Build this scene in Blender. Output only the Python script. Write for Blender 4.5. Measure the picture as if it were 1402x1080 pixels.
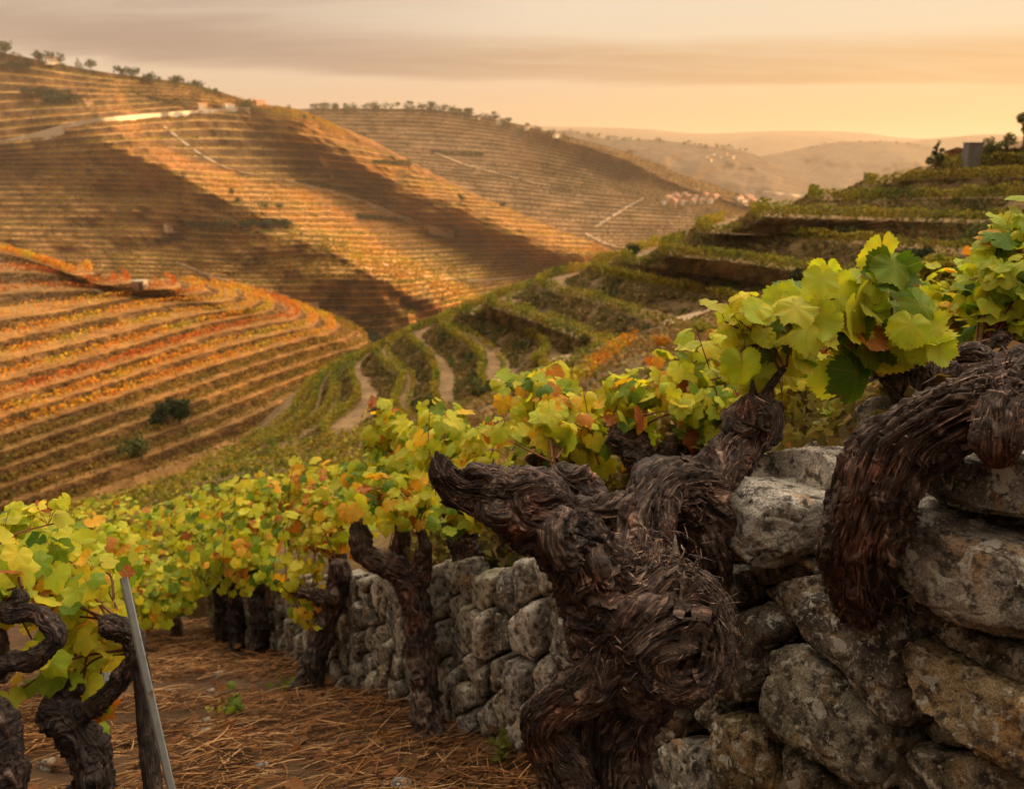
import bpy, math, random
import numpy as np
from mathutils import Vector
from mathutils.bvhtree import BVHTree

for _o in list(bpy.data.objects):
    bpy.data.objects.remove(_o)
scene = bpy.context.scene
col = scene.collection
R = math.radians

# ------------------------------------------------------------------ camera
FPX, CX, CY, PITCH = 1100.0, 701.0, 540.0, R(16.5)
cam = bpy.data.cameras.new("camera")
cam.sensor_width = 36.0
cam.lens = 36.0 * FPX / 1402.0
cam.clip_start, cam.clip_end = 0.05, 40000.0
cam.dof.use_dof = True
cam.dof.focus_distance = 1.8
cam.dof.aperture_fstop = 5.0
cam_ob = bpy.data.objects.new("camera", cam)
cam_ob.rotation_euler = (R(90) - PITCH, 0, 0)
col.objects.link(cam_ob)
scene.camera = cam_ob

# ------------------------------------------------------------------ sky + sun
SUN_AZ, SUN_EL = R(68), R(10)
SUN_DIR = Vector((math.sin(SUN_AZ) * math.cos(SUN_EL), math.cos(SUN_AZ) * math.cos(SUN_EL), math.sin(SUN_EL)))
EXPOSURE = 1.05
world = bpy.data.worlds.new("World")
scene.world = world
world.use_nodes = True
wt = world.node_tree
wt.nodes.clear()


class NT:
    """small helper to write node graphs"""
    def __init__(self, tree):
        self.t = tree

    def n(self, kind, **kw):
        nd = self.t.nodes.new(kind)
        for k, v in kw.items():
            setattr(nd, k, v)
        return nd

    def l(self, a, b):
        self.t.links.new(a, b)

    def math(self, op, a, b=None, c=None, clamp=False):
        nd = self.n("ShaderNodeMath", operation=op, use_clamp=clamp)
        for i, v in enumerate((a, b, c)):
            if v is None:
                continue
            if isinstance(v, (int, float)):
                nd.inputs[i].default_value = v
            else:
                self.l(v, nd.inputs[i])
        return nd.outputs[0]

    def rng(self, x, a, b, c=0.0, d=1.0, smooth=True):
        nd = self.n("ShaderNodeMapRange", interpolation_type="SMOOTHSTEP" if smooth else "LINEAR")
        self.l(x, nd.inputs["Value"])
        for k, v in (("From Min", a), ("From Max", b), ("To Min", c), ("To Max", d)):
            nd.inputs[k].default_value = v
        return nd.outputs["Result"]

    def mix(self, f, a, b):
        nd = self.n("ShaderNodeMix", data_type="RGBA")
        for s, v in ((nd.inputs[0], f), (nd.inputs[6], a), (nd.inputs[7], b)):
            if isinstance(v, (int, float)):
                s.default_value = v
            elif isinstance(v, tuple):
                s.default_value = (*v, 1.0) if len(v) == 3 else v
            else:
                self.l(v, s)
        return nd.outputs[2]

    def mul(self, a, b):
        nd = self.n("ShaderNodeMix", data_type="RGBA", blend_type="MULTIPLY")
        nd.inputs[0].default_value = 1.0
        for s, v in ((nd.inputs[6], a), (nd.inputs[7], b)):
            if isinstance(v, tuple):
                s.default_value = (*v, 1.0)
            else:
                self.l(v, s)
        return nd.outputs[2]

    def noise(self, vec, scale, detail=4.0, rough=0.55, dist=0.0, out="Fac"):
        nd = self.n("ShaderNodeTexNoise")
        nd.inputs["Scale"].default_value = scale
        nd.inputs["Detail"].default_value = detail
        nd.inputs["Roughness"].default_value = rough
        nd.inputs["Distortion"].default_value = dist
        if vec is not None:
            self.l(vec, nd.inputs["Vector"])
        return nd.outputs[out]

    def mapping(self, vec, scale=(1, 1, 1), loc=(0, 0, 0)):
        nd = self.n("ShaderNodeMapping")
        self.l(vec, nd.inputs["Vector"])
        nd.inputs["Scale"].default_value = scale
        nd.inputs["Location"].default_value = loc
        return nd.outputs[0]

    def attr(self, name):
        return self.n("ShaderNodeAttribute", attribute_name=name)


w = NT(wt)
sky = w.n("ShaderNodeTexSky", sky_type="NISHITA", sun_disc=False)
sky.sun_elevation, sky.sun_rotation = SUN_EL, SUN_AZ
sky.air_density, sky.dust_density, sky.ozone_density = 1.4, 4.0, 1.0
tc = w.n("ShaderNodeTexCoord")
sep = w.n("ShaderNodeSeparateXYZ")
w.l(tc.outputs["Generated"], sep.inputs[0])
elev = sep.outputs["Z"]
dotn = w.n("ShaderNodeVectorMath", operation="DOT_PRODUCT")
w.l(tc.outputs["Generated"], dotn.inputs[0])
dotn.inputs[1].default_value = (math.sin(SUN_AZ), math.cos(SUN_AZ), 0.0)
toward = w.rng(dotn.outputs["Value"], 0.0, 1.0)
# lit haze veil: golden near the sun, pale peach away from it
veil_low = w.mix(toward, (0.66, 0.47, 0.32), (0.92, 0.58, 0.24))
veil_high = w.mix(toward, (0.80, 0.68, 0.53), (0.82, 0.69, 0.49))
veil = w.mix(w.rng(elev, 0.02, 0.16), veil_low, veil_high)
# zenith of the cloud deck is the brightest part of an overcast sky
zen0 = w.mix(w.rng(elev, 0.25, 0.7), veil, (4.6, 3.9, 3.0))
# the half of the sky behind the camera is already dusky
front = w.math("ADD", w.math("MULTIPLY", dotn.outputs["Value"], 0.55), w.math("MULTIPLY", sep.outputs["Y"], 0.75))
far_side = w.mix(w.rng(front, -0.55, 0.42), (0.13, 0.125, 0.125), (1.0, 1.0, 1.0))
zen = zen0
# grey cloud bands drawn out along the horizon
cv = w.n("ShaderNodeCombineXYZ")
el2 = w.math("ADD", elev, 0.10)
w.l(w.math("DIVIDE", sep.outputs["X"], el2), cv.inputs[0])
w.l(w.math("DIVIDE", sep.outputs["Y"], el2), cv.inputs[1])
cn = w.noise(w.mapping(cv.outputs[0], (0.42, 0.9, 1.0), (0.6, 2.3, 0)), 1.0, 5.0, 0.5, 0.3)
wob = w.math("MULTIPLY_ADD", cn, 0.050, -0.025)
streak = w.rng(w.noise(w.mapping(cv.outputs[0], (0.9, 3.4, 1.0), (4.1, 0.7, 0)), 1.0, 6.0, 0.6, 0.5), 0.30, 0.62, 0.62, 1.0)
e4 = w.math("ADD", w.math("ADD", elev, wob), w.math("MULTIPLY", sep.outputs["X"], 0.035))
band = w.math("MULTIPLY", w.rng(e4, 0.078, 0.090), w.rng(e4, 0.142, 0.108))
band = w.math("MULTIPLY", w.math("MULTIPLY", band, streak), w.rng(cn, 0.22, 0.5, 0.7, 1.0))
hi = w.math("MULTIPLY", w.rng(e4, 0.076, 0.100), w.rng(w.math("ADD", sep.outputs["X"], w.math("MULTIPLY", wob, 4.0)), 0.10, -0.42))
hi = w.math("MULTIPLY", w.math("MULTIPLY", hi, streak), w.rng(cn, 0.25, 0.60, 0.7, 1.0))
hi = w.math("MULTIPLY", hi, w.rng(elev, 0.6, 0.3))
cloud_col = w.mix(toward, (0.42, 0.31, 0.25), (0.70, 0.42, 0.17))
c1 = w.mix(w.math("MULTIPLY", band, 0.95), zen, cloud_col)
c2 = w.mix(w.math("MULTIPLY", hi, 0.92), c1, (0.34, 0.265, 0.225))
skys = w.n("ShaderNodeMix", data_type="RGBA", blend_type="MULTIPLY")
skys.inputs[0].default_value = 1.0
w.l(sky.outputs[0], skys.inputs[6])
skys.inputs[7].default_value = (0.1, 0.1, 0.1, 1)
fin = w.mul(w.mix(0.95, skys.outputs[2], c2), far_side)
bg = w.n("ShaderNodeBackground")
w.l(fin, bg.inputs["Color"])
bg.inputs["Strength"].default_value = 0.50
wo = w.n("ShaderNodeOutputWorld")
w.l(bg.outputs[0], wo.inputs[0])

sun = bpy.data.lights.new("sun", "SUN")
sun.energy = 5.0
sun.angle = R(0.5)
sun.color = (1.0, 0.56, 0.20)
sun_ob = bpy.data.objects.new("sun", sun)
sun_ob.rotation_euler = SUN_DIR.to_track_quat("Z", "Y").to_euler()
sun_ob.location = (60, 20, 60)
col.objects.link(sun_ob)

scene.view_settings.view_transform = "Standard"
scene.view_settings.look = "None"
scene.view_settings.exposure = EXPOSURE
scene.view_settings.gamma = 1.0
scene.render.engine = "CYCLES"
scene.cycles.use_denoising = True
scene.cycles.max_bounces = 6
scene.cycles.diffuse_bounces = 3
scene.cycles.glossy_bounces = 2
scene.cycles.transmission_bounces = 4
scene.cycles.transparent_max_bounces = 6
scene.cycles.volume_bounces = 1
scene.cycles.caustics_reflective = False
scene.cycles.caustics_refractive = False

# ------------------------------------------------------------------ geometry helpers
cp, sp = math.cos(PITCH), math.sin(PITCH)
FWD = np.array([0, cp, -sp]); RGT = np.array([1.0, 0, 0]); UPV = np.array([0, sp, cp])


def ray(px, py):
    px = np.asarray(px, float)[..., None]; py = np.asarray(py, float)[..., None]
    return FWD + (px - CX) / FPX * RGT + (CY - py) / FPX * UPV


def U(px, py, D):
    return ray(px, py) * np.asarray(D, float)[..., None]


def UZ(px, py, z):
    d = ray(px, py)
    return d * (z / d[..., 2])[..., None]


def proj(P):
    P = np.asarray(P, float)
    D = P @ FWD
    return CX + FPX * (P @ RGT) / D, CY - FPX * (P @ UPV) / D, D


rng = np.random.default_rng(11)
_perm = np.random.default_rng(5).permutation(256).astype(np.int64)
_perm = np.concatenate([_perm, _perm, _perm])
_g3 = np.random.default_rng(6).normal(size=(256, 3)); _g3 /= np.linalg.norm(_g3, axis=1)[:, None]


def perlin(p):
    p = np.asarray(p, float)
    i = np.floor(p).astype(np.int64); f = p - i
    i &= 255
    u = f * f * f * (f * (f * 6 - 15) + 10)
    res = 0.0
    for dx in (0, 1):
        wx = u[..., 0] if dx else 1 - u[..., 0]
        for dy in (0, 1):
            wy = u[..., 1] if dy else 1 - u[..., 1]
            for dz in (0, 1):
                wz = u[..., 2] if dz else 1 - u[..., 2]
                h = _perm[_perm[_perm[(i[..., 0] + dx) & 255] + ((i[..., 1] + dy) & 255)] + ((i[..., 2] + dz) & 255)]
                g = _g3[h]
                d = g[..., 0] * (f[..., 0] - dx) + g[..., 1] * (f[..., 1] - dy) + g[..., 2] * (f[..., 2] - dz)
                res = res + wx * wy * wz * d
    return res * 1.6


def fbm(p, oct=4, gain=0.5):
    a, s = 1.0, 0.0
    p = np.asarray(p, float)
    for k in range(oct):
        s = s + a * perlin(p + 17.3 * k)
        p = p * 2.03; a *= gain
    return s


def catmull(P, n, closed=False):
    P = np.asarray(P, float)
    A = np.vstack([2 * P[0] - P[1], P, 2 * P[-1] - P[-2]])
    m = len(P) - 1
    seg = 24
    t = np.linspace(0, 1, seg, endpoint=False)[:, None]
    out = []
    for k in range(m):
        p0, p1, p2, p3 = A[k], A[k + 1], A[k + 2], A[k + 3]
        out.append(0.5 * (2 * p1 + (p2 - p0) * t + (2 * p0 - 5 * p1 + 4 * p2 - p3) * t ** 2 + (3 * p1 - p0 - 3 * p2 + p3) * t ** 3))
    out.append(P[-1:])
    Q = np.vstack(out)
    d = np.concatenate([[0], np.cumsum(np.linalg.norm(np.diff(Q[:, :3], axis=0), axis=1))])
    s = np.linspace(0, d[-1], n)
    return np.stack([np.interp(s, d, Q[:, j]) for j in range(Q.shape[1])], 1)


def resample(P, n):
    P = np.asarray(P, float)
    d = np.concatenate([[0], np.cumsum(np.linalg.norm(np.diff(P, axis=0), axis=1))])
    s = np.linspace(0, d[-1], n)
    return np.stack([np.interp(s, d, P[:, j]) for j in range(P.shape[1])], 1)


def link(name, me, mat=None, parent=None):
    if mat is not None:
        for m in (mat if isinstance(mat, (list, tuple)) else [mat]):
            me.materials.append(m)
    o = bpy.data.objects.new(name, me)
    col.objects.link(o)
    if parent is not None:
        o.parent = parent
    return o


def mesh(name, verts, faces, mat=None, parent=None, smooth=True, colr=None, vec=None, origin=None):
    """faces: (m,3) / (m,4) int array or a list of such arrays"""
    verts = np.asarray(verts, np.float64)
    if origin is not None:
        verts = verts - np.asarray(origin)
    if not isinstance(faces, list):
        faces = [faces]
    faces = [np.asarray(f, np.int32) for f in faces if len(f)]
    me = bpy.data.meshes.new(name)
    nl = sum(f.size for f in faces); nf = sum(len(f) for f in faces)
    me.vertices.add(len(verts)); me.loops.add(nl); me.polygons.add(nf)
    me.vertices.foreach_set("co", verts.astype(np.float32).ravel())
    me.loops.foreach_set("vertex_index", np.concatenate([f.ravel() for f in faces]))
    tot = np.concatenate([np.full(len(f), f.shape[1], np.int32) for f in faces])
    st = np.concatenate([[0], np.cumsum(tot)[:-1]]).astype(np.int32)
    me.polygons.foreach_set("loop_start", st)
    try:
        me.polygons.foreach_set("loop_total", tot)
    except Exception:
        pass
    me.polygons.foreach_set("use_smooth", np.full(nf, bool(smooth)))
    if colr is not None:
        a = me.attributes.new("Col", "FLOAT_COLOR", "POINT")
        c = np.ones((len(verts), 4), np.float32); c[:, :3] = colr
        a.data.foreach_set("color", c.ravel())
    if vec is not None:
        a = me.attributes.new("uvw", "FLOAT_VECTOR", "POINT")
        a.data.foreach_set("vector", np.asarray(vec, np.float32).ravel())
    me.update(calc_edges=True)
    me.validate()
    o = link(name, me, mat, parent)
    if origin is not None and parent is None:
        o.location = origin
    return o


def empty(name, loc=(0, 0, 0)):
    o = bpy.data.objects.new(name, None)
    o.empty_display_size = 0.2
    o.location = tuple(float(v) for v in loc)
    col.objects.link(o)
    return o


def tag(o, label=None, cat=None, group=None, kind=None):
    if label: o["label"] = label
    if cat: o["category"] = cat
    if group: o["group"] = group
    if kind: o["kind"] = kind
    return o


def gridfaces(nr, nc, close=False, off=0):
    r = np.arange(nr - 1)[:, None]
    c = np.arange(nc if close else nc - 1)[None, :]
    c2 = (c + 1) % nc
    a = r * nc + c; b = r * nc + c2; d = (r + 1) * nc + c; e = (r + 1) * nc + c2
    return np.stack([a, b, e, d], -1).reshape(-1, 4) + off


class Acc:
    """collects pieces into one mesh"""
    def __init__(self):
        self.v, self.q, self.t, self.c, self.w, self.n = [], [], [], [], [], 0

    def add(self, v, f, c=None, vec=None):
        v = np.asarray(v, float).reshape(-1, 3); f = np.asarray(f, np.int64)
        (self.q if f.shape[-1] == 4 else self.t).append(f.reshape(-1, f.shape[-1]) + self.n)
        self.v.append(v); self.n += len(v)
        if c is not None:
            c = np.asarray(c, float)
            self.c.append(np.broadcast_to(c, (len(v), 3)) if c.ndim == 1 else c)
        if vec is not None:
            self.w.append(np.asarray(vec, float).reshape(-1, 3))

    def build(self, name, mat=None, parent=None, smooth=True, origin=None):
        fs = []
        if self.q: fs.append(np.vstack(self.q))
        if self.t: fs.append(np.vstack(self.t))
        return mesh(name, np.vstack(self.v), fs, mat, parent, smooth,
                    np.vstack(self.c) if self.c else None, np.vstack(self.w) if self.w else None, origin)


def frames(P):
    T = np.gradient(P, axis=0); T /= np.linalg.norm(T, axis=1)[:, None] + 1e-12
    N = np.zeros_like(T)
    a = np.array([0.31, 0.2, 0.93]); n = a - T[0] * (a @ T[0]); n /= np.linalg.norm(n)
    for i in range(len(P)):
        n = n - T[i] * (n @ T[i]); n /= np.linalg.norm(n) + 1e-12
        N[i] = n
    return T, N, np.cross(T, N)


def tube_arrays(P, r, seg=6):
    P = np.asarray(P, float); n = len(P)
    r = np.broadcast_to(np.asarray(r, float), (n,))
    T, N, B = frames(P)
    th = np.linspace(0, 2 * np.pi, seg, endpoint=False)
    v = P[:, None] + r[:, None, None] * (np.cos(th)[None, :, None] * N[:, None] + np.sin(th)[None, :, None] * B[:, None])
    return v.reshape(-1, 3), gridfaces(n, seg, True)


# ------------------------------------------------------------------ materials
def mat_new(name):
    m = bpy.data.materials.new(name); m.use_nodes = True
    m.node_tree.nodes.clear()
    t = NT(m.node_tree)
    out = t.n("ShaderNodeOutputMaterial")
    return m, t, out


def principled(t, out, colr, rough=0.85, bump=None, strength=0.5, dist=0.01, spec=0.3):
    p = t.n("ShaderNodeBsdfPrincipled")
    if isinstance(colr, tuple): p.inputs["Base Color"].default_value = (*colr, 1)
    else: t.l(colr, p.inputs["Base Color"])
    if isinstance(rough, float): p.inputs["Roughness"].default_value = rough
    else: t.l(rough, p.inputs["Roughness"])
    p.inputs["Specular IOR Level"].default_value = spec
    if bump is not None:
        b = t.n("ShaderNodeBump"); b.inputs["Strength"].default_value = strength
        b.inputs["Distance"].default_value = dist
        t.l(bump, b.inputs["Height"]); t.l(b.outputs[0], p.inputs["Normal"])
    t.l(p.outputs[0], out.inputs["Surface"])
    return p


def make_bark(name, dark=1.0, red=0.35):
    m, t, out = mat_new(name)
    v = t.attr("uvw").outputs["Vector"]
    n1 = t.noise(v, 1.6, 6.0, 0.62, 0.25)
    n2 = t.noise(v, 4.5, 3.0, 0.6)
    obj = t.n("ShaderNodeTexCoord").outputs["Object"]
    n3 = t.noise(obj, 7.0, 3.0)
    n0 = t.noise(v, 0.55, 3.0, 0.6, 0.4)
    f = t.math("MULTIPLY_ADD", n0, 0.38, t.math("MULTIPLY_ADD", n2, 0.32, t.math("MULTIPLY", n1, 0.38)))
    ramp = t.n("ShaderNodeValToRGB")
    cr = ramp.color_ramp
    cr.elements[0].position = 0.40; cr.elements[0].color = (0.008 * dark, 0.005 * dark, 0.004 * dark, 1)
    cr.elements[1].position = 0.74; cr.elements[1].color = (0.30 * dark, 0.225 * dark, 0.175 * dark, 1)
    e = cr.elements.new(0.54); e.color = (0.030 * dark, 0.018 * dark, 0.014 * dark, 1)
    e = cr.elements.new(0.62); e.color = (0.105 * dark, 0.070 * dark, 0.052 * dark, 1)
    t.l(f, ramp.inputs[0])
    redc = t.mul(ramp.outputs[0], (1.9, 0.95, 0.62))
    c = t.mix(t.math("MULTIPLY", t.rng(n3, 0.52, 0.70), red), ramp.outputs[0], redc)
    c = t.mul(c, t.attr("Col").outputs["Color"])
    principled(t, out, c, 0.72, f, 1.0, 0.012, 0.35)
    return m


M_BARK = make_bark("vine_bark", 1.4, 0.6)
M_BARK_FAR = make_bark("old_vine_bark", 0.7, 0.3)


def make_stone():
    m, t, out = mat_new("lichen_granite")
    tcn = t.n("ShaderNodeTexCoord")
    P = tcn.outputs["Object"]
    tint = t.attr("Col").outputs["Color"]
    big = t.noise(P, 9.0, 5.0, 0.6, 0.3)
    mid = t.noise(P, 34.0, 5.0, 0.62, 0.2)
    fine = t.noise(P, 240.0, 4.0, 0.7)
    base = t.mix(t.rng(big, 0.35, 0.62), (0.135, 0.122, 0.108), (0.36, 0.335, 0.305))
    base = t.mul(base, tint)
    och = t.noise(t.mapping(P, loc=(3.1, 1.7, 0.4)), 11.0, 4.0, 0.6, 0.4)
    base = t.mix(t.math("MULTIPLY", t.rng(och, 0.54, 0.66), 0.55), base, (0.30, 0.155, 0.045))
    base = t.mix(t.rng(mid, 0.53, 0.38, 0.0, 0.85), base, (0.024, 0.020, 0.017))
    grain = t.rng(fine, 0.28, 0.72, 0.25, 1.85, False)
    gc = t.n("ShaderNodeCombineColor")
    for i in range(3): t.l(grain, gc.inputs[i])
    base = t.mul(base, gc.outputs[0])
    lich = t.noise(t.mapping(P, loc=(7.7, 2.2, 5.0)), 26.0, 6.0, 0.66, 0.5)
    lmask = t.math("MULTIPLY", t.rng(lich, 0.55, 0.61), t.rng(fine, 0.28, 0.5, 0.4, 1.0))
    base = t.mix(lmask, base, (0.52, 0.49, 0.42))
    vor = t.n("ShaderNodeTexVoronoi", feature="F1"); vor.inputs["Scale"].default_value = 26.0
    vw = t.n("ShaderNodeMix", data_type="VECTOR"); vw.inputs[0].default_value = 0.05
    t.l(P, vw.inputs[4]); t.l(t.noise(P, 60.0, 3.0, out="Color"), vw.inputs[5])
    t.l(vw.outputs[1], vor.inputs["Vector"])
    spot = t.math("MULTIPLY", t.rng(vor.outputs["Distance"], 0.26, 0.20), t.rng(big, 0.53, 0.57))
    base = t.mix(t.math("MULTIPLY", spot, 0.85), base, (0.55, 0.52, 0.44))
    sp2 = t.rng(t.noise(t.mapping(P, loc=(1.2, 9.2, 3.0)), 95.0, 3.0, 0.6), 0.60, 0.66)
    base = t.mix(t.math("MULTIPLY", sp2, 0.55), base, (0.50, 0.46, 0.40))
    h = t.math("MULTIPLY_ADD", fine, 0.45, t.math("MULTIPLY_ADD", mid, 0.8, t.math("MULTIPLY", lmask, 0.10)))
    principled(t, out, base, 0.88, h, 0.9, 0.012, 0.25)
    return m


M_STONE = make_stone()


def make_leaf(name, trans=0.45):
    m, t, out = mat_new(name)
    c = t.attr("Col").outputs["Color"]
    uv = t.attr("uvw")
    s = t.n("ShaderNodeSeparateXYZ"); t.l(uv.outputs["Vector"], s.inputs[0])
    x, y, rnd = s.outputs
    ang = t.math("ARCTAN2", x, y)
    rad = t.math("SQRT", t.math("ADD", t.math("MULTIPLY", x, x), t.math("MULTIPLY", y, y)))
    k = t.math("ABSOLUTE", t.math("SINE", t.math("MULTIPLY", ang, 3.27)))
    wv = t.math("MULTIPLY", k, rad)
    vein = t.rng(wv, 0.045, 0.012)
    sec = t.math("ABSOLUTE", t.math("SINE", t.math("ADD", t.math("MULTIPLY", rad, 26.0), t.math("MULTIPLY", k, 5.0))))
    vein2 = t.math("MULTIPLY", t.rng(sec, 0.16, 0.03), 0.35)
    off = t.n("ShaderNodeCombineXYZ"); t.l(rnd, off.inputs[0]); t.l(rnd, off.inputs[1]); t.l(rnd, off.inputs[2])
    sc = t.n("ShaderNodeVectorMath", operation="SCALE"); t.l(off.outputs[0], sc.inputs[0]); sc.inputs[3].default_value = 37.0
    ad = t.n("ShaderNodeVectorMath", operation="ADD"); t.l(uv.outputs["Vector"], ad.inputs[0]); t.l(sc.outputs[0], ad.inputs[1])
    bl = t.noise(ad.outputs[0], 1.6, 3.0)
    c1 = t.mix(t.math("MULTIPLY", t.rng(bl, 0.40, 0.7), 0.75), c, t.mul(c, (1.4, 1.05, 0.7)))
    c1 = t.mix(t.math("MULTIPLY", t.math("MAXIMUM", vein, vein2), 0.45), c1, (0.55, 0.50, 0.12))
    edge = t.math("MULTIPLY", t.rng(rad, 0.62, 1.0), t.rng(t.noise(ad.outputs[0], 3.5, 3.0), 0.52, 0.68))
    c1 = t.mix(t.math("MULTIPLY", edge, 0.85), c1, (0.30, 0.085, 0.015))
    spots = t.rng(t.noise(ad.outputs[0], 11.0, 2.0), 0.70, 0.76)
    c1 = t.mix(t.math("MULTIPLY", spots, 0.8), c1, (0.09, 0.03, 0.012))
    p = t.n("ShaderNodeBsdfPrincipled")
    t.l(c1, p.inputs["Base Color"]); p.inputs["Roughness"].default_value = 0.55
    p.inputs["Specular IOR Level"].default_value = 0.25
    b = t.n("ShaderNodeBump"); b.inputs["Strength"].default_value = 0.5; b.inputs["Distance"].default_value = 0.004
    t.l(t.math("MAXIMUM", vein, vein2), b.inputs["Height"]); t.l(b.outputs[0], p.inputs["Normal"])
    tr = t.n("ShaderNodeBsdfTranslucent"); t.l(t.mul(c1, (1.15, 1.1, 0.6)), tr.inputs["Color"])
    ms = t.n("ShaderNodeMixShader"); ms.inputs[0].default_value = trans
    t.l(p.outputs[0], ms.inputs[1]); t.l(tr.outputs[0], ms.inputs[2]); t.l(ms.outputs[0], out.inputs["Surface"])
    return m


M_LEAF = make_leaf("vine_leaf", 0.52)


def make_colmat(name, rough=0.8, trans=0.0, spec=0.2):
    m, t, out = mat_new(name)
    c = t.attr("Col").outputs["Color"]
    n = t.noise(t.n("ShaderNodeTexCoord").outputs["Object"], 3.0, 3.0)
    g = t.rng(n, 0.3, 0.7, 0.75, 1.25, False)
    gc = t.n("ShaderNodeCombineColor")
    for i in range(3): t.l(g, gc.inputs[i])
    cc = t.mul(c, gc.outputs[0])
    p = principled(t, out, cc, rough, spec=spec)
    if trans:
        tr = t.n("ShaderNodeBsdfTranslucent"); t.l(cc, tr.inputs["Color"])
        ms = t.n("ShaderNodeMixShader"); ms.inputs[0].default_value = trans
        t.l(p.outputs[0], ms.inputs[1]); t.l(tr.outputs[0], ms.inputs[2]); t.l(ms.outputs[0], out.inputs["Surface"])
    return m


M_FOL = make_colmat("clump_foliage", 0.75, 0.3)
M_CANE = make_colmat("cane_wood", 0.6)
M_STRAW = make_colmat("dry_straw", 0.7, 0.2)
M_PAINT = make_colmat("weathered_render", 0.9)


def make_terrain(name, tread, riser, scale, bare=None):
    """'Col'.r tells risers (1) from treads (0)"""
    m, t, out = mat_new(name)
    P = t.n("ShaderNodeTexCoord").outputs["Object"]
    k = t.n("ShaderNodeSeparateColor"); t.l(t.attr("Col").outputs["Color"], k.inputs[0])
    n1 = t.noise(P, scale, 6.0, 0.6)
    n2 = t.noise(P, scale * 9, 5.0, 0.65)
    n3 = t.noise(P, scale * 0.12, 3.0, 0.5)
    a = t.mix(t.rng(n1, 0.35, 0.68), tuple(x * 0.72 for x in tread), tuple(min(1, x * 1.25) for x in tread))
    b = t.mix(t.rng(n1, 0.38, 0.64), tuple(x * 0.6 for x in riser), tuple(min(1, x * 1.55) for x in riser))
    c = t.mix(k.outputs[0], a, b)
    if bare:
        c = t.mix(t.math("MULTIPLY", t.rng(n3, 0.5, 0.66), 0.6), c, bare)
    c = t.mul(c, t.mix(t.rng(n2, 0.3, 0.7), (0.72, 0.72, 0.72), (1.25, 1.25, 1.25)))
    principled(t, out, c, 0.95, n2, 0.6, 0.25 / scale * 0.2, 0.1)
    return m
# ================================================================== TERRAIN
BVH = {}


def add_bvh(key, V, F):
    BVH[key] = BVHTree.FromPolygons([tuple(v) for v in V], [tuple(int(i) for i in f) for f in F])


def hit(px, py, *keys):
    d = ray(px, py); best = None
    for k in keys:
        h = BVH[k].ray_cast(Vector((0, 0, 0)), Vector(d).normalized(), 40000)
        if h[0] is not None and (best is None or h[3] < best[1]):
            best = (np.array(h[0]), h[3])
    return None if best is None else best[0]


def polyline_on(pts, n, *keys):
    Q = catmull([(x, y, 0) for x, y in pts], n)
    out = [hit(x, y, *keys) for x, y, _ in Q]
    return np.array([o for o in out if o is not None])


S_TAN, S_BRN = (0.36, 0.215, 0.105), (0.15, 0.088, 0.04)
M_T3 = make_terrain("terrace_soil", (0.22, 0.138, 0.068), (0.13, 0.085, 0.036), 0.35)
M_T4 = make_terrain("orange_slope_soil", (0.28, 0.148, 0.048), (0.115, 0.058, 0.018), 0.3)  # riser colour darkened to carry the shade on the banks
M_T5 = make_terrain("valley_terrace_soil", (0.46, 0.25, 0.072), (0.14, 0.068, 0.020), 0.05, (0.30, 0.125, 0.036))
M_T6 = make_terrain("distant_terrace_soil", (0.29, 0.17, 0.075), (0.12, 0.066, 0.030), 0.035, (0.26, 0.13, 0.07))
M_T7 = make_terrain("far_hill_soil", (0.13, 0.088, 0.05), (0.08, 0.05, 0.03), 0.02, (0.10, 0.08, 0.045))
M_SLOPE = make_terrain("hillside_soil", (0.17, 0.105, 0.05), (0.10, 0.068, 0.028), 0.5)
M_NEAR = make_terrain("straw_soil", (0.075, 0.042, 0.022), (0.06, 0.035, 0.016), 2.2)  # soil colour lowered to stand in for shade under the vines
M_BASE = make_terrain("valley_floor_soil", (0.20, 0.13, 0.07), (0.16, 0.10, 0.05), 0.01)
M_ROAD, _t, _o = mat_new("pale_road")
_P = _t.n("ShaderNodeTexCoord").outputs["Object"]
principled(_t, _o, _t.mix(_t.noise(_P, 0.2, 4.0), (0.60, 0.50, 0.38), (0.80, 0.70, 0.56)), 0.9)
M_TRACK, _t, _o = mat_new("dirt_track")
_P = _t.n("ShaderNodeTexCoord").outputs["Object"]
principled(_t, _o, _t.mix(_t.noise(_P, 0.6, 5.0), (0.34, 0.22, 0.12), (0.52, 0.36, 0.21)), 0.95)

# valley floor / horizon sheet
s = 14000.0
o = mesh("valley_ground", [(-s, -s, -150), (s, -s, -150), (s, s, -150), (-s, s, -150)], np.array([[0, 1, 2, 3]]), M_BASE,
         colr=np.zeros((4, 3)))
tag(o, kind="structure")


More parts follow.
